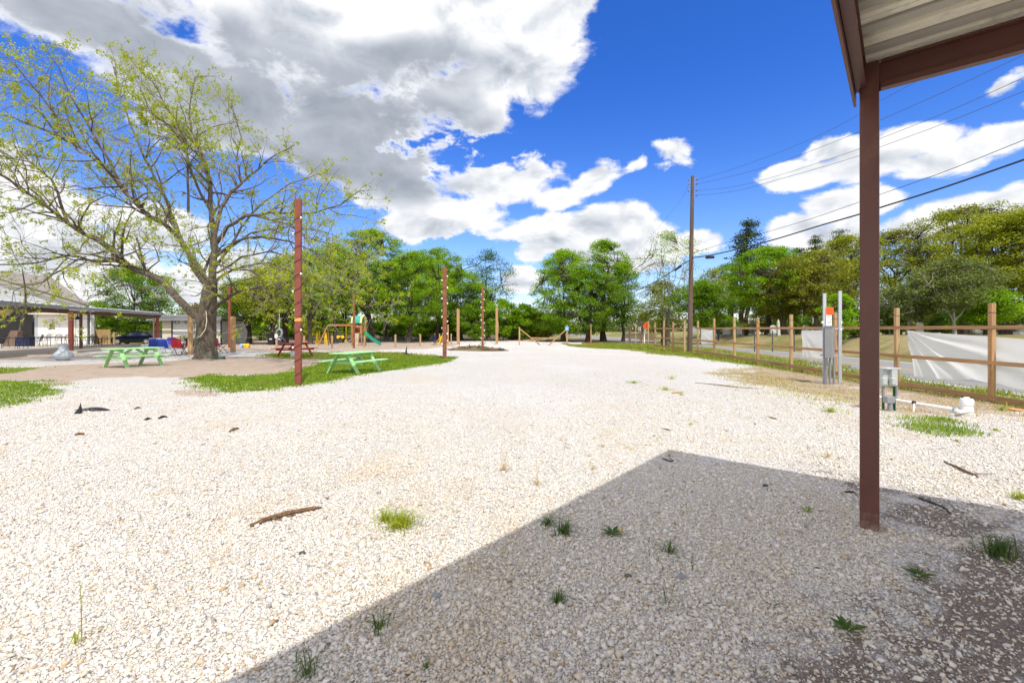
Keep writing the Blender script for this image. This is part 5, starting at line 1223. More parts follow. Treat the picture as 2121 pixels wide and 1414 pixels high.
def planter():
    b=V(cx(366,37),37); root=thing('flower_planter','low planter with red flowers and feathery green plants by the white building','planter',b)
    m=MB(); m.box((0,0,.2),(1.9,.6,.4),0,.03); m.build('trough',M['concrete'],root)
    nr=np.random.default_rng(4)
    def cl(name,x0,x1,z0,z1,nn,mat,sz):
        p=np.stack([nr.uniform(x0,x1,nn),nr.uniform(-.35,.35,nn),nr.uniform(z0,z1,nn)],-1); v,f=leaves_np(p,sz,nr); obj(name,mesh_np(name,v,f,mat),root)
    redleaf=leafmat('red_flower',(.35,.05,.02),(.55,.12,.05),.2,2)
    cl('green_plants',-.95,.0,.4,.62,250,LEAF['bright'],.1); cl('red_flowers',-.6,.35,.45,.85,350,redleaf,.09); cl('feathery_plants',.25,.95,.4,1.0,350,LEAF['grey'],.1)
planter()
# ================================================================== glazed pot
def pot():
    b=G(131,746.3); root=thing('clay_chiminea','large pale grey bulbous glazed pot with a wide neck standing on gravel','pot',b)
    pr=[(.0,.02),(.17,.0),(.22,.03),(.33,.11),(.37,.21),(.365,.28),(.32,.36),(.245,.43),(.20,.50),(.178,.58),(.175,.68),(.19,.76),(.215,.79),(.20,.80),(.165,.78),(.15,.70)]
    m=MB(); m.lathe(pr,(0,0,0),28); m.build('vessel',M['clay'],root,None,True)
    m=MB(); m.lathe([(.20,-.03),(.20,.02),(.17,.022)],(0,0,0),20); m.build('foot_ring',M['concrete'],root,None,True)
pot()
# ================================================================== left building with porch
E0=Vector((-25.9,23.0,0)); E1=Vector((-28.0,29.0,0)); E2=Vector((-31.6,41.0,0))
def building():
    b=V(-38.5,39); root=thing('white_barn_building','white sided building with grey gable and brown shingle roof behind the porch','building',b)
    q=lambda x,y,z:(x-b.x,y-b.y,z-b.z)
    y0=39.0
    # lap siding wall with the sign, as real boards
    m=MB(); zb=-.05
    for i in range(17):
        z=zb+.19*i; m.add([q(-40.6,y0,z),q(-36.35,y0,z),q(-36.35,y0+.02,z+.185),q(-40.6,y0+.02,z+.185),q(-40.6,y0+.02,z),q(-36.35,y0+.02,z)],[(0,1,2,3),(0,4,5,1)])
    m.build('siding_wall',M['siding'],root)
    m=MB()
    m.box(q(-38.4,y0+.2,1.7),(4.6,.3,3.5)); m.build('wall_core',M['siding'],root)
    m=MB(); m.box(q(-40.72,y0+.05,1.6),(.24,.22,3.3)); m.build('corner_board',M['gable'],root)
    m=MB(); m.box(q(-36.27,y0+.08,1.55),(.15,.24,3.2)); m.build('corner_trim',M['darkgrey'],root)
    m=MB(); m.box(q(-37.55,y0-.03,1.3),(.36,.05,2.75)); m.build('door_panel',M['cream'],root)
    m=MB(); m.box(q(-46,y0+3.2,1.7),(10.6,.2,3.6)); m.box(q(-40.85,y0+1.7,1.7),(.12,3.0,3.6)); m.build('recess_wall',M['greywall'],root)
    m=MB(); m.box(q(-43.9,y0+3.08,1.55),(.9,.06,1.1)); m.build('window',M['black'],root)
    m=MB(); m.box(q(-42.4,y0+3.05,1.05),(.95,.08,2.1)); m.build('door',M['greymetal'],root)
    # gable
    A=(-50,7.72); B=(-36.0,3.5)
    m=MB(); m.prism([(-57-b.x,3.3-b.z),(-36.3-b.x,3.3-b.z),(-36.3-b.x,3.5-b.z),(-46.6-b.x,6.58-b.z),(-57-b.x,3.5-b.z)],38.6-b.y,39.3-b.y); m.build('gable_wall',M['gable'],root)
    m=MB(); m.beam(q(-46.6,38.5,6.56),q(-36.0,38.5,3.43),.10,.30,(0,0,1)); m.beam(q(-46.6,38.5,6.56),q(-57.2,38.5,3.43),.10,.30,(0,0,1)); m.build('rake_board',M['cream'],root)
    m=MB(); r0=q(-46.6,38.35,6.78); r1=q(-46.6,46,6.78); bb=q(-35.6,38.35,3.52); bk=q(-56.6,60,3.5); bl=q(-57.6,60,3.5); bm=q(-57.6,38.35,3.52)
    dn=lambda p:(p[0],p[1],p[2]-.12)
    vs=[r0,bb,r1,bk,bl,bm]; vs+= [dn(p) for p in vs]; m.add(vs,[(0,1,2),(2,1,3),(2,3,4),(0,2,4,5),(6,8,7),(8,9,7),(8,10,9),(6,11,10,8),(0,6,7,1),(1,7,9,3),(0,5,11,6)]); m.build('roof',M['shingle'],root)
    m=MB(); m.beam(q(-46.6,38.3,6.70),q(-35.6,38.3,3.44),.06,.09); m.build('drip_edge',M['darkgrey'],root)
    m=MB(); m.box(q(-38.4,y0-.34,2.78),(4.7,.70,.10)); m.build('eave_ledge',M['cream'],root)
    # banner
    bc=P(108,678,38.9); bx,bz=bc.x-b.x,bc.z-b.z; s=38.9/F; by=y0-.03-b.y
    m=MB(); m.box((bx-.05,by,bz+.03),(68*s,.02,42*s)); bn=m.build('banner',M['white'],root)
    m=MB(); vs=[];k=40; cxx,czz=bx-.08,bz+.1
    for r in (.635,.66):
        for i in range(k): a=6.2832*i/k; vs.append((cxx+r*math.cos(a),by-.013,czz+r*math.sin(a)))
    m.add(vs,[(i,(i+1)%k,k+(i+1)%k,k+i) for i in range(k)]); m.build('logo_ring',M['inkpale'],bn)
    for word,a0,st in (('DUSTY',R(160),R(-14.5)),('BARN',R(78),R(-15.5))):
        for i,ch in enumerate(word):
            a=a0+st*i; rr=.50; text('logo_letter',ch,.17,M['ink'],bn,(cxx+rr*math.cos(a),by-.014,czz+rr*math.sin(a)),(R(90),-(a-R(90)),0))
    m=MB(); m.prism([(cxx-.20,czz-.12),(cxx-.22,czz+.22),(cxx-.03,czz+.25),(cxx,czz-.12)],by-.016,by-.012); m.build('emblem_left',M['brown'],bn)
    m=MB(); m.prism([(cxx+.02,czz-.12),(cxx-.01,czz+.25),(cxx+.12,czz+.30),(cxx+.26,czz+.22),(cxx+.25,czz-.12)],by-.016,by-.012); m.build('emblem_right',M['tan'],bn)
    m=MB(); m.prism([(cxx-.36,czz-.28),(cxx-.18,czz-.14),(cxx+.30,czz-.14),(cxx+.22,czz-.28),(cxx+.05,czz-.22),(cxx-.1,czz-.29)],by-.016,by-.012); m.build('emblem_base',M['brown'],bn)
    text('banner_text','MARKET  FOOD  DRINKS  AND  STREET  FARE',.125,M['inkpale'],bn,(bx+.0,by-.014,bz-.66))
    m=MB(); m.box((bx-.1,by-.013,bz-.79),(2.5,.004,.03)); m.build('banner_line',M['inkpale'],bn)
building()
def porch():
    b=Vector((-30,33,0)); root=thing('porch_roof','long low porch roof with grey fascia on rust brown steel posts','porch',b)
    L=lambda v,z=0:Vector((v.x-b.x,v.y-b.y,z))
    d=(E2-E0).normalized(); Em=(E0-d*6); nrm=Vector((-.957,-.29,0))
    pts=[Em,E0,E1,E2]; Wd=3.6; zt=2.93
    m=MB()
    for a,c in zip(pts[:-1],pts[1:]):
        n0=nrm*Wd
        t=[L(a,zt-.03),L(c,zt-.03),L(c+n0,zt+.17),L(a+n0,zt+.17)]; u=[p-Vector((0,0,.05)) for p in t]
        m.add(t+u,[(0,1,2,3),(7,6,5,4),(0,4,5,1),(1,5,6,2),(2,6,7,3),(3,7,4,0)])
    m.build('roof_deck',M['whitemetal'],root)
    m=MB()
    for a,c in zip(pts[:-1],pts[1:]):
        k=int((c-a).length/.62)
        for i in range(k):
            p=a.lerp(c,(i+.3)/k); m.beam(L(p,zt+.02)-nrm*.02,L(p+nrm*Wd,zt+.21),.10,.05)
    m.build('roof_rib',M['whitemetal'],root)
    m=MB()
    for a,c in zip(pts[:-1],pts[1:]): m.beam(L(a-nrm*.06,zt-.11),L(c-nrm*.06,zt-.11),.10,.22)
    m.build('fascia',M['greymetal'],root)
    m=MB()
    for a,c in zip(pts[:-1],pts[1:]): m.beam(L(a+nrm*.15,zt-.36),L(c+nrm*.15,zt-.36),.12,.22); m.beam(L(a+nrm*3.2,zt-.2),L(c+nrm*3.2,zt-.2),.12,.2)
    m.build('eave_beam',M['oxide'],root)
    m=MB(); m.beam(L(E2,zt-.22),L(E2+nrm*Wd,zt+.1),.12,.2); m.beam(L(E1+nrm*.2,zt-.25),L(E1+nrm*Wd,zt+.1),.1,.16); m.build('rafter',M['oxide'],root)
    for px,dd in ((147,28.2),(326,40.3)):
        p=V(XD(px,dd),dd); m=MB(); m.box(L(p,1.25),(.19,.19,2.65),R(16)); m.build('porch_post',M['rust_pole'],root)
    p=V(XD(167.5,31.5),31.5); m=MB(); m.box(L(p,1.25),(.13,.13,2.65),R(16)); m.build('porch_post',M['oxide'],root)
    p=V(XD(318.5,44),44); m=MB(); m.box(L(p,1.2),(.12,.12,2.7),R(16)); m.build('porch_post',M['oldpost'],root)
    return root
porch()
# slab, kerb
def poly(name,pts,z0,z1,mat):
    m=MB(); k=len(pts); vs=[(x,y,z0) for x,y in pts]+[(x,y,z1) for x,y in pts]; m.add(vs,[tuple(range(k-1,-1,-1)),tuple(range(k,2*k))]+[(i,(i+1)%k,k+(i+1)%k,k+i) for i in range(k)]); o=m.build(name,M[mat]); tag(o,kind='structure'); return o
s0=G(-120,737.5);s1=G(0,735.5);s2=G(160,731.5);s3=G(235,724)
poly('patio',[(s0.x,s0.y),(s1.x,s1.y),(s2.x,s2.y),(s3.x,s3.y),(-33,40.5),(-36,39),(-41,39),(-41,42.2),(-52,42.2),(-50,23)],-.2,.16,'slabedge')
k0=G(-120,740.5);k1=G(0,739);k2=G(160,735.6);k3=G(300,732.5)
m=MB()
for a,c in ((k0,k1),(k1,k2),(k2,k3)): m.beam(a+Vector((0,0,.03)),c+Vector((0,0,.03)),.16,.10)
o=m.build('kerb',M['concrete']); tag(o,kind='structure')
# fan, sign plank
def fan():
    c=P(161,658.5,31.5); root=thing('ceiling_fan','black ceiling fan hanging below the porch roof','fan',c)
    m=MB(); m.lathe([(.03,.5),(.03,.13),(.05,.12),(.16,-.05),(.12,-.10),(.0,-.11)],(0,0,0),14); m.build('motor',M['black'],root,None,True)
    for i in range(5):
        a=i*1.2566+.02; u=Vector((math.cos(a),math.sin(a),0)); m=MB(); m.beam(u*.14+Vector((0,0,-.04)),u*1.05+Vector((0,0,-.06)),.14,.014); m.build('blade',M['black'],root)
fan()
c=P(9,646.2,24.2); root=thing('plank_sign','blank tan plank sign hanging from the porch eave at the left border','sign',c,R(-16)); m=MB(); m.box((0,0,0),(.92,.05,.37),0,.006); m.build('plank',M['plank'],root)
for x in(-.35,.35): m=MB(); m.tube([(x,0,.18),(x,0,.42)],.008,5); m.build('hanger',M['galv'],root)
# wrought iron sets
def ironchair(x,y,rz,label):
    root=thing('patio_chair',label,'chair',V(x,y,.0),rz,'wrought iron chairs on the patio')
    m=MB()
    for s in(-1,1): m.tube([(s*.22,-.22,0),(s*.2,-.2,.42)],.013,5); m.tube([(s*.24,.24,0),(s*.2,.2,.42),(s*.24,.26,.72),(s*.16,.30,.88),(0,.31,.93)],.013,5); m.tube([(s*.24,.24,.66),(s*.28,-.02,.66),(s*.24,-.16,.60),(s*.21,-.2,.42)],.012,5)
    m.build('frame',M['black'],root)
    m=MB(); m.box((0,0,.43),(.46,.44,.02),0,.008); m.build('seat',M['black'],root)
    m=MB()
    for i in range(-3,4): m.tube([(i*.06,.205,.43),(i*.075,.27,.68),(i*.05,.305,.90-.004*i*i)],.007,4)
    for z in(.6,.75): m.tube([(-.23,.245,z),(0,.30,z+.03),(.23,.245,z)],.007,4)
    m.build('backrest',M['black'],root); return root
def irontable(x,y,label,ln):
    root=thing('patio_table',label,'table',V(x,y,0),R(5),'wrought iron tables on the patio')
    m=MB(); m.box((0,0,.72),(ln,.9,.03),0,.01); m.build('tabletop',M['black'],root)
    for a in(-1,1):
        for c_ in(-1,1): m=MB(); m.tube([(a*(ln/2-.12),c_*.36,.7),(a*(ln/2-.2),c_*.30,.35),(a*(ln/2-.1),c_*.38,0)],.016,5); m.build('leg',M['black'],root)
    m=MB(); m.box((0,0,.16),(ln-.35,.04,.03)); m.build('stretcher',M['black'],root); return root
def setz(o): o.location.z=.16; return o
SP=[(100,33.5),(172,33.3)]
t=setz(irontable(XD(113,34.5),34.5,'black iron table in front of the siding wall behind the pot',1.9))
u=dup(t,(XD(167,35),35,.16),R(3),'black iron table around the dark inner porch post')
u=dup(t,(XD(222,37.0),37.0,.0),R(-4),'black iron table in front of the tan privacy fence'); u.location.z=gzf(u.location.x,37)
u=dup(t,(XD(20,31),31,.16),R(5),'black iron table in the dark recess at the left border')
ic=None
for px,dd,rz,lab in [(77,33.8,-60,'iron chair at the left end of the table behind the pot'),(93,35.8,-10,'iron chair behind the left part of the table behind the pot'),(116,36.0,10,'iron chair behind the middle of the table behind the pot'),(138,35.9,20,'iron chair hidden partly by the front porch post'),(158,33.5,190,'iron chair just right of the front porch post'),(182,35.6,-75,'iron chair right of the dark inner porch post'),(200,36.6,60,'iron chair at the left end of the table by the privacy fence'),(213,38.5,15,'iron chair against the privacy fence'),(44,31.8,-70,'iron chair at the right end of the table in the recess'),(5,32.5,10,'iron chair behind the table at the left border')]:
    z=.16 if px<195 else 0
    if ic is None: ic=ironchair(XD(px,dd),dd,R(rz),lab); ic.location.z=z
    else: dup(ic,(XD(px,dd),dd,z if z else gzf(XD(px,dd),dd)),R(rz),lab)
root=thing('storage_chest','dark blue storage chest on the patio against the grey recess','chest',(XD(52,35),35,.16),R(8)); m=MB(); m.box((0,0,.34),(.95,.55,.68),0,.03); m.build('chest_body',M['navy'],root); m=MB(); m.box((0,0,.71),(1.0,.6,.07),0,.03); m.build('lid',M['navy'],root)
root=thing('slanted_stand','dark brown slanted wooden stand in the shade of the recess','stand',(XD(27,36),36,.16),R(5)); m=MB(); m.prism([(-.55,0),(.35,0),(.55,1.15),(.0,1.2)],-.2,.2); m.build('panel',M['oldpost'],root); m=MB(); m.box((-.1,.35,.3),(.8,.1,.6)); m.build('prop_frame',M['oldpost'],root)
# privacy fence
def privacy():
    d=42.5; b=V(XD(209,d),d); root=thing('privacy_fence','tan vertical board privacy fence panel right of the siding wall','fence',b); s=d/F; w=(229-190)*s; hh=H-(682-HY)*s-b.z
    m=MB(); k=12
    for i in range(k): m.box((-w/2+w*(i+.5)/k,0,hh/2-.02+.01*((i*7)%3)),(w/k-.008,.022,hh),0,.003)
    m.build('boards',M['cedar'],root)
    m=MB()
    for z in(.35,hh-.3): m.box((0,.04,z),(w,.045,.09))
    m.build('back_rail',M['cedar'],root)
    timber('short tan post right of the privacy fence panel',236.5,715.5,688,.13,'cedar',0,None,'wooden_post')
privacy()
# ================================================================== small white building
def shed():
    b=V(-32.4,46.2); root=thing('small_white_building','small white sided building with flat grey roof behind the pecan trunk','building',b); q=lambda x,y,z:(x-b.x,y-b.y,z-b.z)
    x0,x1=-35.5,-29.5; y0=46.2; zt=2.42; D=5.2
    m=MB()
    for i in range(14):
        z=-.05+.185*i; m.add([q(-34.5,y0,z),q(x1,y0,z),q(x1,y0+.018,z+.18),q(-34.5,y0+.018,z+.18),q(-34.5,y0+.018,z),q(x1,y0+.018,z)],[(0,1,2,3),(0,4,5,1)])
    m.build('siding_wall',M['siding'],root)
    m=MB(); m.box(q((x0+x1)/2,y0+.03+D/2,zt/2-.1),(x1-x0-.02,D,zt+.3)); m.build('wall_core',M['siding'],root)
    m=MB(); m.box(q(-34.98,y0-.02,zt/2),(.95,.06,zt+.1)); m.build('porch_panel',M['cream'],root)
    for x in (-34.48,x1+.0): m=MB(); m.box(q(x,y0-.03,zt/2),(.10,.09,zt+.1)); m.build('corner_trim',M['darkgrey'],root)
    zr=H-(652-HY)/F*46-b.z
    m=MB(); m.box((0-.1,D/2-.2,zr-.10),(x1-x0+1.0,D+1.1,.16),0,.01); m.build('roof',M['greymetal'],root)
    m=MB(); m.box((-.1,D/2-.2,zr-.30),(x1-x0+.75,D+.8,.22)); m.build('fascia',M['whitemetal'],root)
    m=MB(); m.box((-.35,-.75,zr-.52),(x1-x0+1.5,.14,.14),0,.01); m.build('gutter',M['greymetal'],root)
    m=MB(); m.box((-.05,D/2-.1,zr-.50),(x1-x0+.3,D+.5,.16)); m.build('soffit_box',M['darkgrey'],root)
    for px in(363,386):
        x=XD(px,46)-b.x; m=MB(); m.box((x,-.03,H-(667-HY)/F*46-b.z),(.56,.05,.29)); f=m.build('vent',M['darkgrey'],root)
        m=MB(); m.box((x,-.06,H-(667-HY)/F*46-b.z),(.46,.02,.20)); m.build('vent_face',M['white'],f)
        m=MB(); m.box((x-.08,-.075,H-(667-HY)/F*46-b.z),(.12,.02,.10)); m.build('vent_hole',M['ink'],f)
    x=XD(411,46)-b.x; m=MB(); m.box((x,-.02,1.05),(1.02,.05,2.15)); dr=m.build('door',M['white'],root)
    m=MB()
    for xx in(-.53,.53): m.box((x+xx,-.05,1.06),(.05,.03,2.16))
    m.box((x,-.05,2.15),(1.11,.03,.05)); m.build('door_frame',M['darkgrey'],dr)
    m=MB(); m.ball((x+.4,-.08,1.0),.04,8); m.build('handle',M['darkgrey'],dr,None,True)
shed()
# ================================================================== cars
def car(label,loc,rz,L=4.7):
    root=thing('parked_car',label,'car',loc,rz,'dark cars parked by the white building'); 
    # stations along x (nose at -L/2): x, z_low, z_belt, half width
    st=[(-2.35,.45,.62,.55),(-2.30,.30,.74,.78),(-2.0,.24,.84,.88),(-1.2,.24,.95,.92),(-.6,.24,1.0,.93),(.8,.24,1.03,.93),(1.7,.26,1.03,.90),(2.2,.32,.98,.84),(2.35,.50,.85,.66)]
    m=MB(); vs=[]
    for x,zl,zb,w_ in st:
        for y,z in ((-w_*.86,zl),(-w_,zl+.16),(-w_,(zl+zb)/2+.06),(-w_*.95,zb-.02),(-w_*.78,zb+.015),(w_*.78,zb+.015),(w_*.95,zb-.02),(w_,(zl+zb)/2+.06),(w_,zl+.16),(w_*.86,zl)): vs.append((x,y,z))
    fs=[(i*10+k,i*10+(k+1)%10,i*10+10+(k+1)%10,i*10+10+k) for i in range(len(st)-1) for k in range(10)]+[tuple(range(9,-1,-1)),tuple(range(80,90))]
    m.add(vs,fs); m.build('body',M['carpaint'],root,None,True)
    def hood(sts,name,mat,inset=0):
        m=MB(); vs=[]
        for x,zb,zt,wb,wt in sts:
            for y,z in ((-wb,zb),(-wt,zt-.03),(-wt*.8,zt),(wt*.8,zt),(wt,zt-.03),(wb,zb)): vs.append((x,y,z))
        k=len(sts); fs=[(i*6+j,i*6+j+1,i*6+7+j,i*6+6+j) for i in range(k-1) for j in range(5)]+[(0,1,2,3,4,5)[::-1],tuple((k-1)*6+j for j in range(6))]; m.add(vs,fs); return m.build(name,M[mat],root,None,True)
    hood([(-1.15,.96,.97,.80,.78),(-.35,1.0,1.36,.82,.64),(.1,1.0,1.42,.83,.63),(.9,1.02,1.42,.83,.62),(1.5,1.02,1.30,.80,.60),(2.1,1.0,1.02,.74,.70)],'greenhouse','carglass')
    m=MB(); m.box((.45,0,1.425),(1.3,1.16,.035),0,.015)
    for s in(-1,1):
        m.beam((-1.12,s*.80,.98),(-.36,s*.655,1.375),.05,.04); m.beam((.30,s*.84,1.0),(.28,s*.645,1.40),.06,.03); m.beam((1.95,s*.76,1.02),(1.35,s*.62,1.35),.12,.04); m.beam((-.36,s*.655,1.385),(1.38,s*.62,1.375),.05,.04)
    m.build('roof',M['carpaint'],root)
    for x in(-1.42,1.42):
        for s in(-1,1):
            c=Vector((x,s*.84,.33)); m=MB(); m.lathe([(.20,-.10),(.33,-.09),(.345,0),(.33,.09),(.20,.10)],c,20,Matrix.Rotation(R(90),3,'X')); w_=m.build('wheel',M['rubber'],root,None,True)
            m=MB(); m.lathe([(.0,-.105),(.205,-.105),(.21,.105),(.0,.105)],c,16,Matrix.Rotation(R(90),3,'X')); m.build('rim',M['galv'],w_)
    for s in(-1,1):
        m=MB(); m.box((-2.17,s*.66,.70),(.22,.30,.13),R(-s*22),.03); m.build('headlight',M['chrome'],root)
        m=MB(); m.box((-.62,s*1.0,1.02),(.14,.2,.12),0,.04); m.build('mirror',M['carpaint'],root)
        m=MB(); m.box((2.26,s*.64,.82),(.14,.26,.12),0,.03); m.build('tail_light',M['red'],root)
    m=MB(); m.box((-2.33,0,.60),(.06,.9,.20),0,.02); m.build('grille',M['black'],root)
    m=MB(); m.box((-2.34,0,.38),(.05,1.3,.05)); m.build('bumper_trim',M['chrome'],root)
    m=MB(); m.box((-2.37,0,.50),(.02,.34,.13)); m.build('number_plate',M['white'],root)
    return root
d=53; c1=car('dark navy car with silver wheels parked facing left beyond the porch',(XD(283,d),d,gzf(XD(283,d),d)),R(12))
dup(c1,(XD(338,57),57,gzf(XD(338,57),57)),R(25),'second dark car mostly hidden behind the right porch post')
# ================================================================== barrier, signs, boards
def barrier():
    d=43.0; a=G(1076,714.5); c=G(1174.3,712.5); root=thing('wooden_barrier','crossed lumber barrier of two posts with slanting braces closing the yard','barrier',a)
    for p,t in ((a,677.5),(c,673.5)):
        hh=H-(t-HY)/F*p.y-p.z; m=MB(); m.box(p-a+Vector((0,0,hh/2-.1)),(.13,.13,hh+.2),0,.006); m.build('barrier_post',M['post2'],root)
    da=a.y; dc=c.y
    m=MB(); m.beam(P(1078,682,da-.08)-a,G(1118.6,714.5)-a,.05,.10); m.build('brace',M['post'],root)
    m=MB(); m.beam(P(1171.5,683.5,dc-.08)-a,G(1135.6,715.5)-a,.05,.10); m.build('brace',M['post'],root)
    m=MB(); m.beam(P(1099,699.5,da)-a,P(1152,700.5,(da+dc)/2)-a,.05,.10); m.build('crossbar',M['lumx'],root)
    m=MB(); m.beam(P(1084,705,da+2.5)-a,P(1131,702.6,da+4.5)-a,.05,.10); m.build('lower_bar',M['lumx'],root)
    q=P(1174.2,680.5,dc-.10); s=dc/F; r=thing('blue_sign','small blue square sign fixed on the right barrier post','sign',q,R(4)); m=MB(); m.box((0,0,0),(8.2*s,.02,9*s),0,.004); m.build('sign_plate',M['bluesign'],r)
    m=MB(); m.box((0,-.013,.06),(5.5*s,.004,.03)); m.box((0,-.013,-.02),(4.5*s,.004,.03)); m.box((0,-.013,-.1),(5*s,.004,.03)); m.build('sign_lines',M['paper'],r)
    m=MB(); m.box((0,.015,0),(.06,.01,.3)); m.build('sign_backing',M['galv'],r)
barrier()
def signs():
    d=47; c=P(1339.3,674.6,d); s=d/F; root=thing('diamond_sign','orange diamond road work sign on a leaning white and orange stand','sign',V(c.x,d)); g=root.location.z; h=c.z-g; w=8.8*s
    m=MB(); m.add([(0,-.02,h+w),(w,-.02,h),(0,-.02,h-w),(-w,-.02,h),(0,.01,h+w),(w,.01,h),(0,.01,h-w),(-w,.01,h)],[(3,2,1,0),(4,5,6,7),(0,1,5,4),(1,2,6,5),(2,3,7,6),(3,0,4,7)]); m.build('sign_plate',M['orange'],root)
    for i,t in enumerate(('ROAD','WORK','AHEAD')): text('sign_text',t,.17,M['inkred'],root,(0,-.03,h+.17-.18*i))
    m=MB(); m.beam((-.14,.03,h-.3),(-.20,.05,h-.85),.13,.05); m.build('stand_mast',M['galv'],root)
    m=MB(); m.beam((-.22,.05,h-.85),(-.42,.0,.0),.07,.05); m.build('stand_leg',M['orangeband'],root)
    m=MB(); m.beam((-.20,.05,h-.85),(-.32,-.3,0),.08,.05); m.build('stand_leg',M['white'],root)
    d=47.5; c=P(1324.5,681.2,d); s=d/F; root=thing('white_sign','small white rectangular sign on a thin stake','sign',V(c.x,d)); h=c.z-root.location.z
    m=MB(); m.box((0,0,h),(5.4*s,.02,8.2*s),0,.003); m.build('sign_plate',M['white'],root)
    m=MB(); m.beam((.06,.03,-.1),(.06,.03,h+.1),.04,.03); m.build('stake',M['oldpost'],root)
    m=MB(); m.box((0,-.014,h+.08),(.15,.004,.03)); m.box((0,-.014,h),(.17,.004,.02)); m.box((0,-.014,h-.07),(.14,.004,.02)); m.build('sign_lines',M['inkpale'],root)
    for a,b_,lab in ((G(1205,712),G(1240,711.6),'rust red edging board lying in grass left of the lone orange post'),(G(1250,712.4),G(1280,711.4),'rust red edging board lying in grass right of the lone orange post')):
        m=MB(); m.beam(Vector((0,0,.06)),b_-a+Vector((0,0,.06)),.06,.13); o=m.build('edging_board',M['rust_pole2'],None,a); tag(o,lab,'board',None)
    a=P(1378,688,36.5); root=thing('dark_stump','thick dark cut trunk leaning behind the short fence section','stump',V(a.x,36.5)); m=MB(); m.tube([(0,0,-.1),(.02,0,.5),(-.03,0,1.3),(-.02,0,1.65)],[.36,.30,.28,.27],12); m.build('stump_wood',M['bark'],root,None,True); m=MB(); m.ball((.10,-.27,.35),.13,8,(1,.25,1.3)); m.build('cut_face',M['oldpost'],root,None,True)
signs()
# ================================================================== brush pile, sticks, scraps
def brushpile():
    c=G(983,726); root=thing('brush_pile','low brush pile with dead branches on gravel before the third rust pole','brush pile',c); rng=random.Random(3); nr=np.random.default_rng(3)
    m=MB(); N=22; K=5; vs=[]
    for j in range(K+1):
        for i in range(N):
            a=6.2832*i/N; r=(1-j/K)**.8*(1+.2*math.sin(3*a+1)+.12*math.sin(7*a)); vs.append((1.95*r*math.cos(a),.75*r*math.sin(a),.02+.24*(j/K)**.7*(1+.3*math.sin(5*a+j)) if j else -.03))
    m.add(vs,[(j*N+i,j*N+(i+1)%N,j*N+N+(i+1)%N,j*N+N+i) for j in range(K) for i in range(N)]+[tuple(range(K*N,K*N+N))]); m.build('earth_mound',M['debris'],root)
    m=MB()
    for i in range(150):
        a=rng.uniform(0,6.28); r=rng.random()**.5; p=Vector((1.8*r*math.cos(a),.65*r*math.sin(a),.05+.24*(1-r))); u=Vector((rng.gauss(0,1),rng.gauss(0,.4),rng.gauss(0,.18))).normalized()*rng.uniform(.15,.55); m.tube([p-u,p+Vector((0,0,rng.uniform(0,.05))),p+u],rng.uniform(.007,.022),4)
    m.tube([(-.35,0,.1),(-.34,0,.5)],.015,4); m.build('branches',M['stick'],root)
    k=900; a=nr.uniform(0,6.28,k); r=nr.random(k)**.5; pos=np.stack([1.7*r*np.cos(a),.62*r*np.sin(a),.04+.30*(1-r**2)*nr.random(k)+.04],-1); v,f=leaves_np(pos,.12,nr); obj('dead_leaves',mesh_np('dead_leaves',v,f,LEAF['brush']),root)
    m=MB(); m.box((1.75,-.1,.12),(.55,.2,.05),R(12)); m.build('black_edging',M['blackscrap'],root)
brushpile()
def stick(label,pts,r,mat='stick',name='dry_stick',cat='stick',side=None):
    c=G(*pts[0]); q=[G(a,b)-c+Vector((0,0,r*(.6+(.5 if 0<i<len(pts)-1 else .0)))) for i,(a,b) in enumerate(pts)]; k=len(q); m=MB(); rng=random.Random(int(pts[0][0]))
    out=[];rs=[]
    for i in range(k-1):
        for t in(0,.33,.66):
            out.append(q[i].lerp(q[i+1],t)+Vector((rng.uniform(-1,1),rng.uniform(-1,1),rng.uniform(0,.6)))*r*.5); rs.append(r*(.55+.45*math.sin(3.14*min(max((i+t)/(k-1),.08),.92)))*rng.uniform(.85,1.1))
    out.append(q[-1]); rs.append(r*.25); m.tube(out,rs,7); 
    if side:
        for s in side: m.tube([out[s[0]],out[s[0]]+Vector(s[1])],[r*.45,r*.2],5)
    o=m.build(name,M[mat],None,c,True); tag(o,label,cat); return o
stick('split brown log with frayed bark lying on sunny gravel in the left foreground',[(519,1091),(548,1083),(585,1071),(625,1062),(667,1053)],.020,'stick','dry_log','log',[(6,(.12,.01,-.012)),(4,(.10,-.02,-.01))])
stick('forked brown branch on sunny gravel right of the near steel post',[(1955,958),(1985,971),(2010,983),(2027,990)],.014,'stick','dry_branch','branch',[(6,(.22,-.01,.0))])
stick('thin dark branch along the shadow edge right of the near steel post',[(1905,1033),(1930,1043),(1952,1052),(1972,1066)],.010,'stickdark','dry_branch','branch')
stick('dark twig lying in the shade close to the left of the near steel post',[(1752,1020),(1766,1021),(1776,1027)],.010,'stickdark','twig','twig')
stick('pale bark chip on sunny gravel, largest of the chips beyond the log',[(475,895),(485,891),(495,888)],.02,'stick','bark_chip','bark chip')
stick('small dark stick, left of a close pair on the left gravel',[(298,871),(306,869),(314,868.5)],.018,'stickdark','twig','twig')
stick('small dark stick, right of a close pair on the left gravel',[(328,868),(338,865),(347,864.5)],.02,'stickdark','twig','twig')
stick('flat tan bark piece on the left gravel below the black scraps',[(155,903),(164,901),(175,901)],.02,'stick','bark_chip','bark chip')
stick('small tan bark chip near the sand edge on the left gravel',[(278,848),(285,846),(292,846)],.018,'stick','bark_chip','bark chip')
stick('short brown twig in mid gravel between shadow corner and fence',[(1586,863),(1598,866),(1610,869)],.012,'stick','twig','twig')
stick('thin brown twig just beyond the shadow corner',[(1372,889),(1382,891),(1389,892)],.012,'stick','twig','twig')
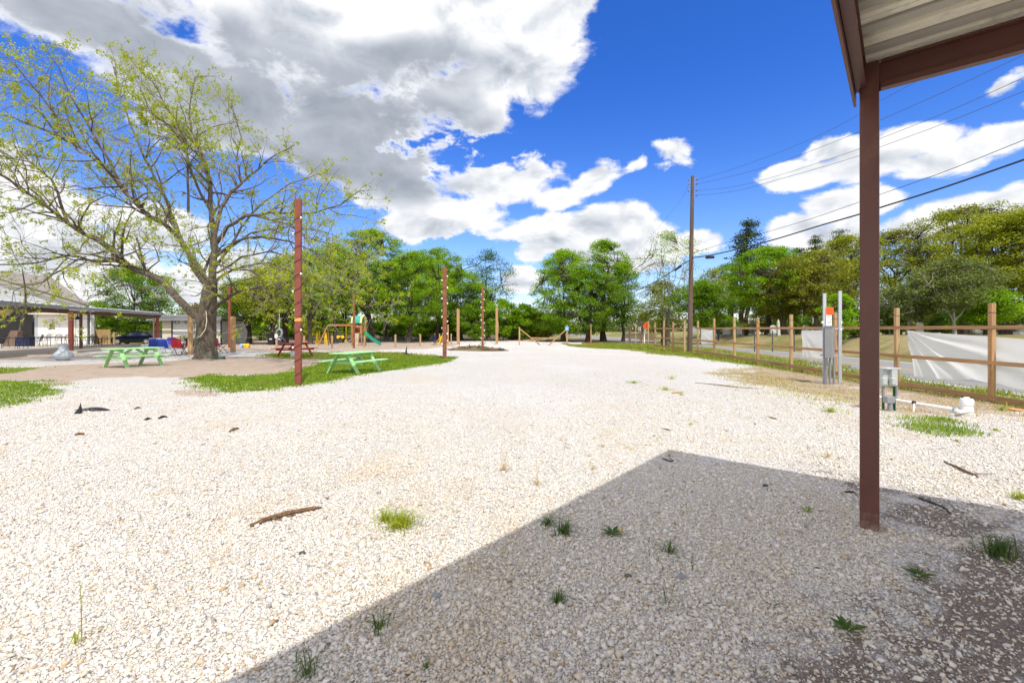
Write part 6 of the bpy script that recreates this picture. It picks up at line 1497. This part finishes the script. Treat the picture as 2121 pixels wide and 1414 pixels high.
stick('pale board scrap in the weeds at the middle of the gravel',[(1392,815),(1404,814),(1416,813)],.02,'post2','board_scrap','scrap')
stick('curved dark stick lying just inside the tip of the shadow',[(1372,950),(1386,957),(1402,955)],.010,'stickdark','twig','twig')
stick('long brown stem lying in dead grass left of the near steel post',[(1440,793),(1480,797),(1530,803),(1580,806)],.012,'stick','twig','twig')
stick('dark stick in dead grass beside the meter stand',[(1648,787),(1662,791),(1680,790)],.02,'stickdark','twig','twig')
def scrap():
    a=G(158,857); m=MB(); m.add([(-.05,0,0),(.06,.01,0),(.07,0,.12),(.06,.02,.20),(.02,.02,.10),(-.03,.03,0),(.07,.05,.01)],[(0,1,2,4),(4,2,3),(1,6,3,2),(5,0,4),(6,5,4,3),(0,5,6,1)]); o=m.build('rubber_scrap',M['blackscrap'],None,a); tag(o,'upright dark scrap standing on the left gravel','scrap')
    a=G(192,850); m=MB(); vs=[]; N=10
    for j in range(2):
        for i in range(N+1):
            t=i/N; w_=.10*math.sin(math.pi*max(min(t,.97),.03))+.01; vs.append((-.32+.64*t,(-1 if j==0 else 1)*w_*.7,.015+.035*math.sin(math.pi*t)))
    k=len(vs); vs+=[(x,y,z-.012) for x,y,z in vs]; fs=[(i,i+1,N+2+i,N+1+i) for i in range(N)]+[(k+N+1+i,k+N+2+i,k+i+1,k+i) for i in range(N)]+[(i,k+i,k+i+1,i+1) for i in range(N)]
    m.add(vs,fs); o=m.build('rubber_scrap',M['blackscrap'],None,a); tag(o,'long flat black scrap lying on the left gravel','scrap')
    a=G(842,735); m=MB(); m.tube([(0,0,0),(-.02,0,.25),(.03,0,.5)],[.06,.045,.015],6); m.tube([(0,0,.1),(-.3,0,.15)],[.04,.015],5); m.tube([(.05,0,.03),(.45,-.05,.05)],[.03,.01],5); o=m.build('dead_snag',M['stickdark'],None,a); tag(o,'small dead snag with side twigs at the far edge of the grass strip','branch')
    for px,py,r,mt,lab in ((1585,1007,.022,'darkgrey','dark blue grey stone on shaded gravel above the bright weed'),(1692,1180,.016,'darkgrey','small slate stone in the shaded gravel below the steel post'),(1412,1197,.022,'conduit','flat grey stone on the shaded gravel near the tuft'),(905,1236,.02,'conduit','grey stone just inside the lower shadow edge'),(1300,1195,.018,'debris','brown stone on the shaded gravel'),(626,1147,.017,'darkgrey','dark stone in the sunny gravel beneath the log'),(1043,1143,.018,'tan','tan stone in the shade close to the sunny tuft')):
        a=G(px,py); rng=random.Random(px); m=MB(); m.ball((0,0,r*.5),r,8,(1.35,1,.65)); m.v=[(x*(1+rng.uniform(-.15,.15)),y*(1+rng.uniform(-.15,.15)),z) for x,y,z in m.v]; o=m.build('stone',M[mt],None,a,True); tag(o,lab,'stone')
    a=G(452,744); root=thing('garden_hose','coil of dark green hose on the ground at the pecan trunk','hose',a); m=MB(); pts=[]
    for i in range(70): t=i/69*6.283*3.2; pts.append(((.30+.03*math.sin(t*1.7))*math.cos(t),.2*math.sin(t),.03+.012*i/10)) 
    m.tube(pts,.022,6); m.build('hose_coil',M['hose'],root,None,True)
    m=MB(); m.tube([(-.4,.0,.05),(-.9,-.1,.6),(-1.05,-.05,1.2),(-.75,-.28,1.7)],.018,6); m.build('hose_end',M['hose'],root,None,True)
    tb=V(XD(427,23.2),23.2); m=MB(); m.tube([(.28,-.42,2.4),(.34,-.46,1.9),(.30,-.50,1.5),(.1,-.56,1.15),(-.1,-.57,1.05)],.02,6); o=m.build('rope',M['cream'],None,tb,True); tag(o,'pale rope draped down the pecan trunk','rope')
scrap()
# ================================================================== across the road
def cemetery():
    def slab(px,d,w_,hh,mat,lab,kind=0):
        x=XD(px,d); b=V(x,d); root=thing('headstone',lab,'headstone',b,R(10),'headstones across the road')
        m=MB()
        if kind==0: m.prism([(-w_/2,0),(w_/2,0),(w_/2,hh*.8),(w_*.3,hh*.96),(0,hh),(-w_*.3,hh*.96),(-w_/2,hh*.8)],-.09,.09)
        else: m.add([(s*w_/2*f,t*w_/2*f,z) for z,f in((.0,1),(hh*.85,.6),(hh,.05)) for s,t in((-1,-1),(1,-1),(1,1),(-1,1))],[(0,1,5,4),(1,2,6,5),(2,3,7,6),(3,0,4,7),(4,5,9,8),(5,6,10,9),(6,7,11,10),(7,4,8,11),(8,9,10,11)])
        m.build('stone',M[mat],root); m=MB(); m.box((0,0,.08),(w_*1.35,w_*.7 if kind else .4,.24)); m.build('plinth',M['greystone' if mat=='stone' else 'stone'],root)
    for a in [(1505,48,.8,.95,'stone','pale headstone left of the third right fence post'),(1530,52,.7,1.1,'stone','pale headstone in the second fence bay under the trees'),(1558,46,.45,1.3,'greystone','slim grey headstone left of the fourth fence post'),(1601,40,.5,.9,'stone','short pale headstone beside the thin dark stake'),(1612,39,.24,1.4,'stone','tall white pillar stone in front of the bright green tree',1),(1634,46,.7,1.0,'stone','pale headstone behind the post left of the grey sheet'),(1669,52,.8,1.3,'stone','white headstone above the grey sheet'),(1685,50,.6,1.0,'greystone','grey headstone above the right end of the grey sheet'),(1832,52,.35,2.3,'stone','tall white obelisk just right of the near steel post',1),(1845,46,.6,1.0,'greystone','grey headstone beside the tall obelisk'),(1905,40,.6,1.1,'stone','pale headstone behind the top left corner of the large sheeting'),(2022,40,.6,.8,'stone','pale headstone between the two dark trunks at right'),(2113,33,.5,.75,'greystone','dark headstone at the right border')]: slab(*a)
    # marker stakes on the bank
    for px,pt,pb,lab in ((1563,683,697,'thin dark stake on the bank behind the third fence bay'),(1600,680,701,'dark stake with a small white tag on the bank'),(1645,684,703,'thin dark stake right of a fence post'),(1762,683,712,'thin dark stake left of the near steel post'),(1842,682,713,'thin dark stake right of the near steel post')):
        d=30; x=XD(px,d); b=V(x,d); hh=max(H-(pt-HY)/F*d-b.z,.5); root=thing('marker_stake',lab,'stake',b,0,'marker stakes on the bank'); m=MB(); m.box((0,0,hh/2-.1),(.05,.05,hh+.2)); m.build('stake',M['darkgrey'],root); m=MB(); m.box((0,-.03,hh-.08),(.07,.02,.10)); m.build('tag',M['paper' if px==1600 else 'darkgrey'],root)
    d=45; b=V(XD(1900,d),d); root=thing('street_sign','small blue and white street sign on a thin post among the trees','sign',b); hh=H-(648-HY)/F*d-b.z; m=MB(); m.tube([(0,0,-.1),(0,0,hh)],.04,6); m.build('sign_post',M['galv'],root); m=MB(); m.box((0,-.05,hh-.25),(.26,.02,.5)); m.build('sign_plate',M['bluesign'],root)
    d=62; b=V(XD(2112,d),d); root=thing('pale_metal_shed','pale metal shed with a dark roof edge beyond the cemetery at the right border','shed',b); q=H-(655-HY)/F*d-b.z
    m=MB(); m.box((0,3,q/2-.2),(4.6,6,q+.2)); m.build('wall',M['siding'],root); m=MB(); m.prism([(-2.6,q),(2.6,q),(0,q+.8)],-.4,6.3); m.build('roof',M['whitemetal'],root); m=MB(); m.box((-.4,-.03,q/2-.1),(.9,.05,q*.7)); m.build('door',M['gable'],root)
    d=85; b=V(XD(1545,d),d); root=thing('long_pale_building','long low pale building far behind the cemetery trees','building',b); m=MB(); m.box((0,3,.5),(16,6,2.0)); m.build('wall',M['siding'],root); m=MB(); m.prism([(-8.3,1.5),(8.3,1.5),(8.3,1.7),(-8.3,1.7)],-.5,6.5); m.build('roof',M['greymetal'],root)
cemetery()

# ================================================================== lettering to plain meshes
bpy.context.view_layer.update(); dg=bpy.context.evaluated_depsgraph_get()
for o in TEXTS:
    me=bpy.data.meshes.new_from_object(o.evaluated_get(dg)); nm=o.name; n_=bpy.data.objects.new(nm,me); par,loc,rot=o.parent,o.location.copy(),o.rotation_euler.copy()
    cu=o.data; bpy.data.objects.remove(o); bpy.data.curves.remove(cu); n_.name=nm; C.objects.link(n_); n_.parent=par; n_.location=loc; n_.rotation_euler=rot
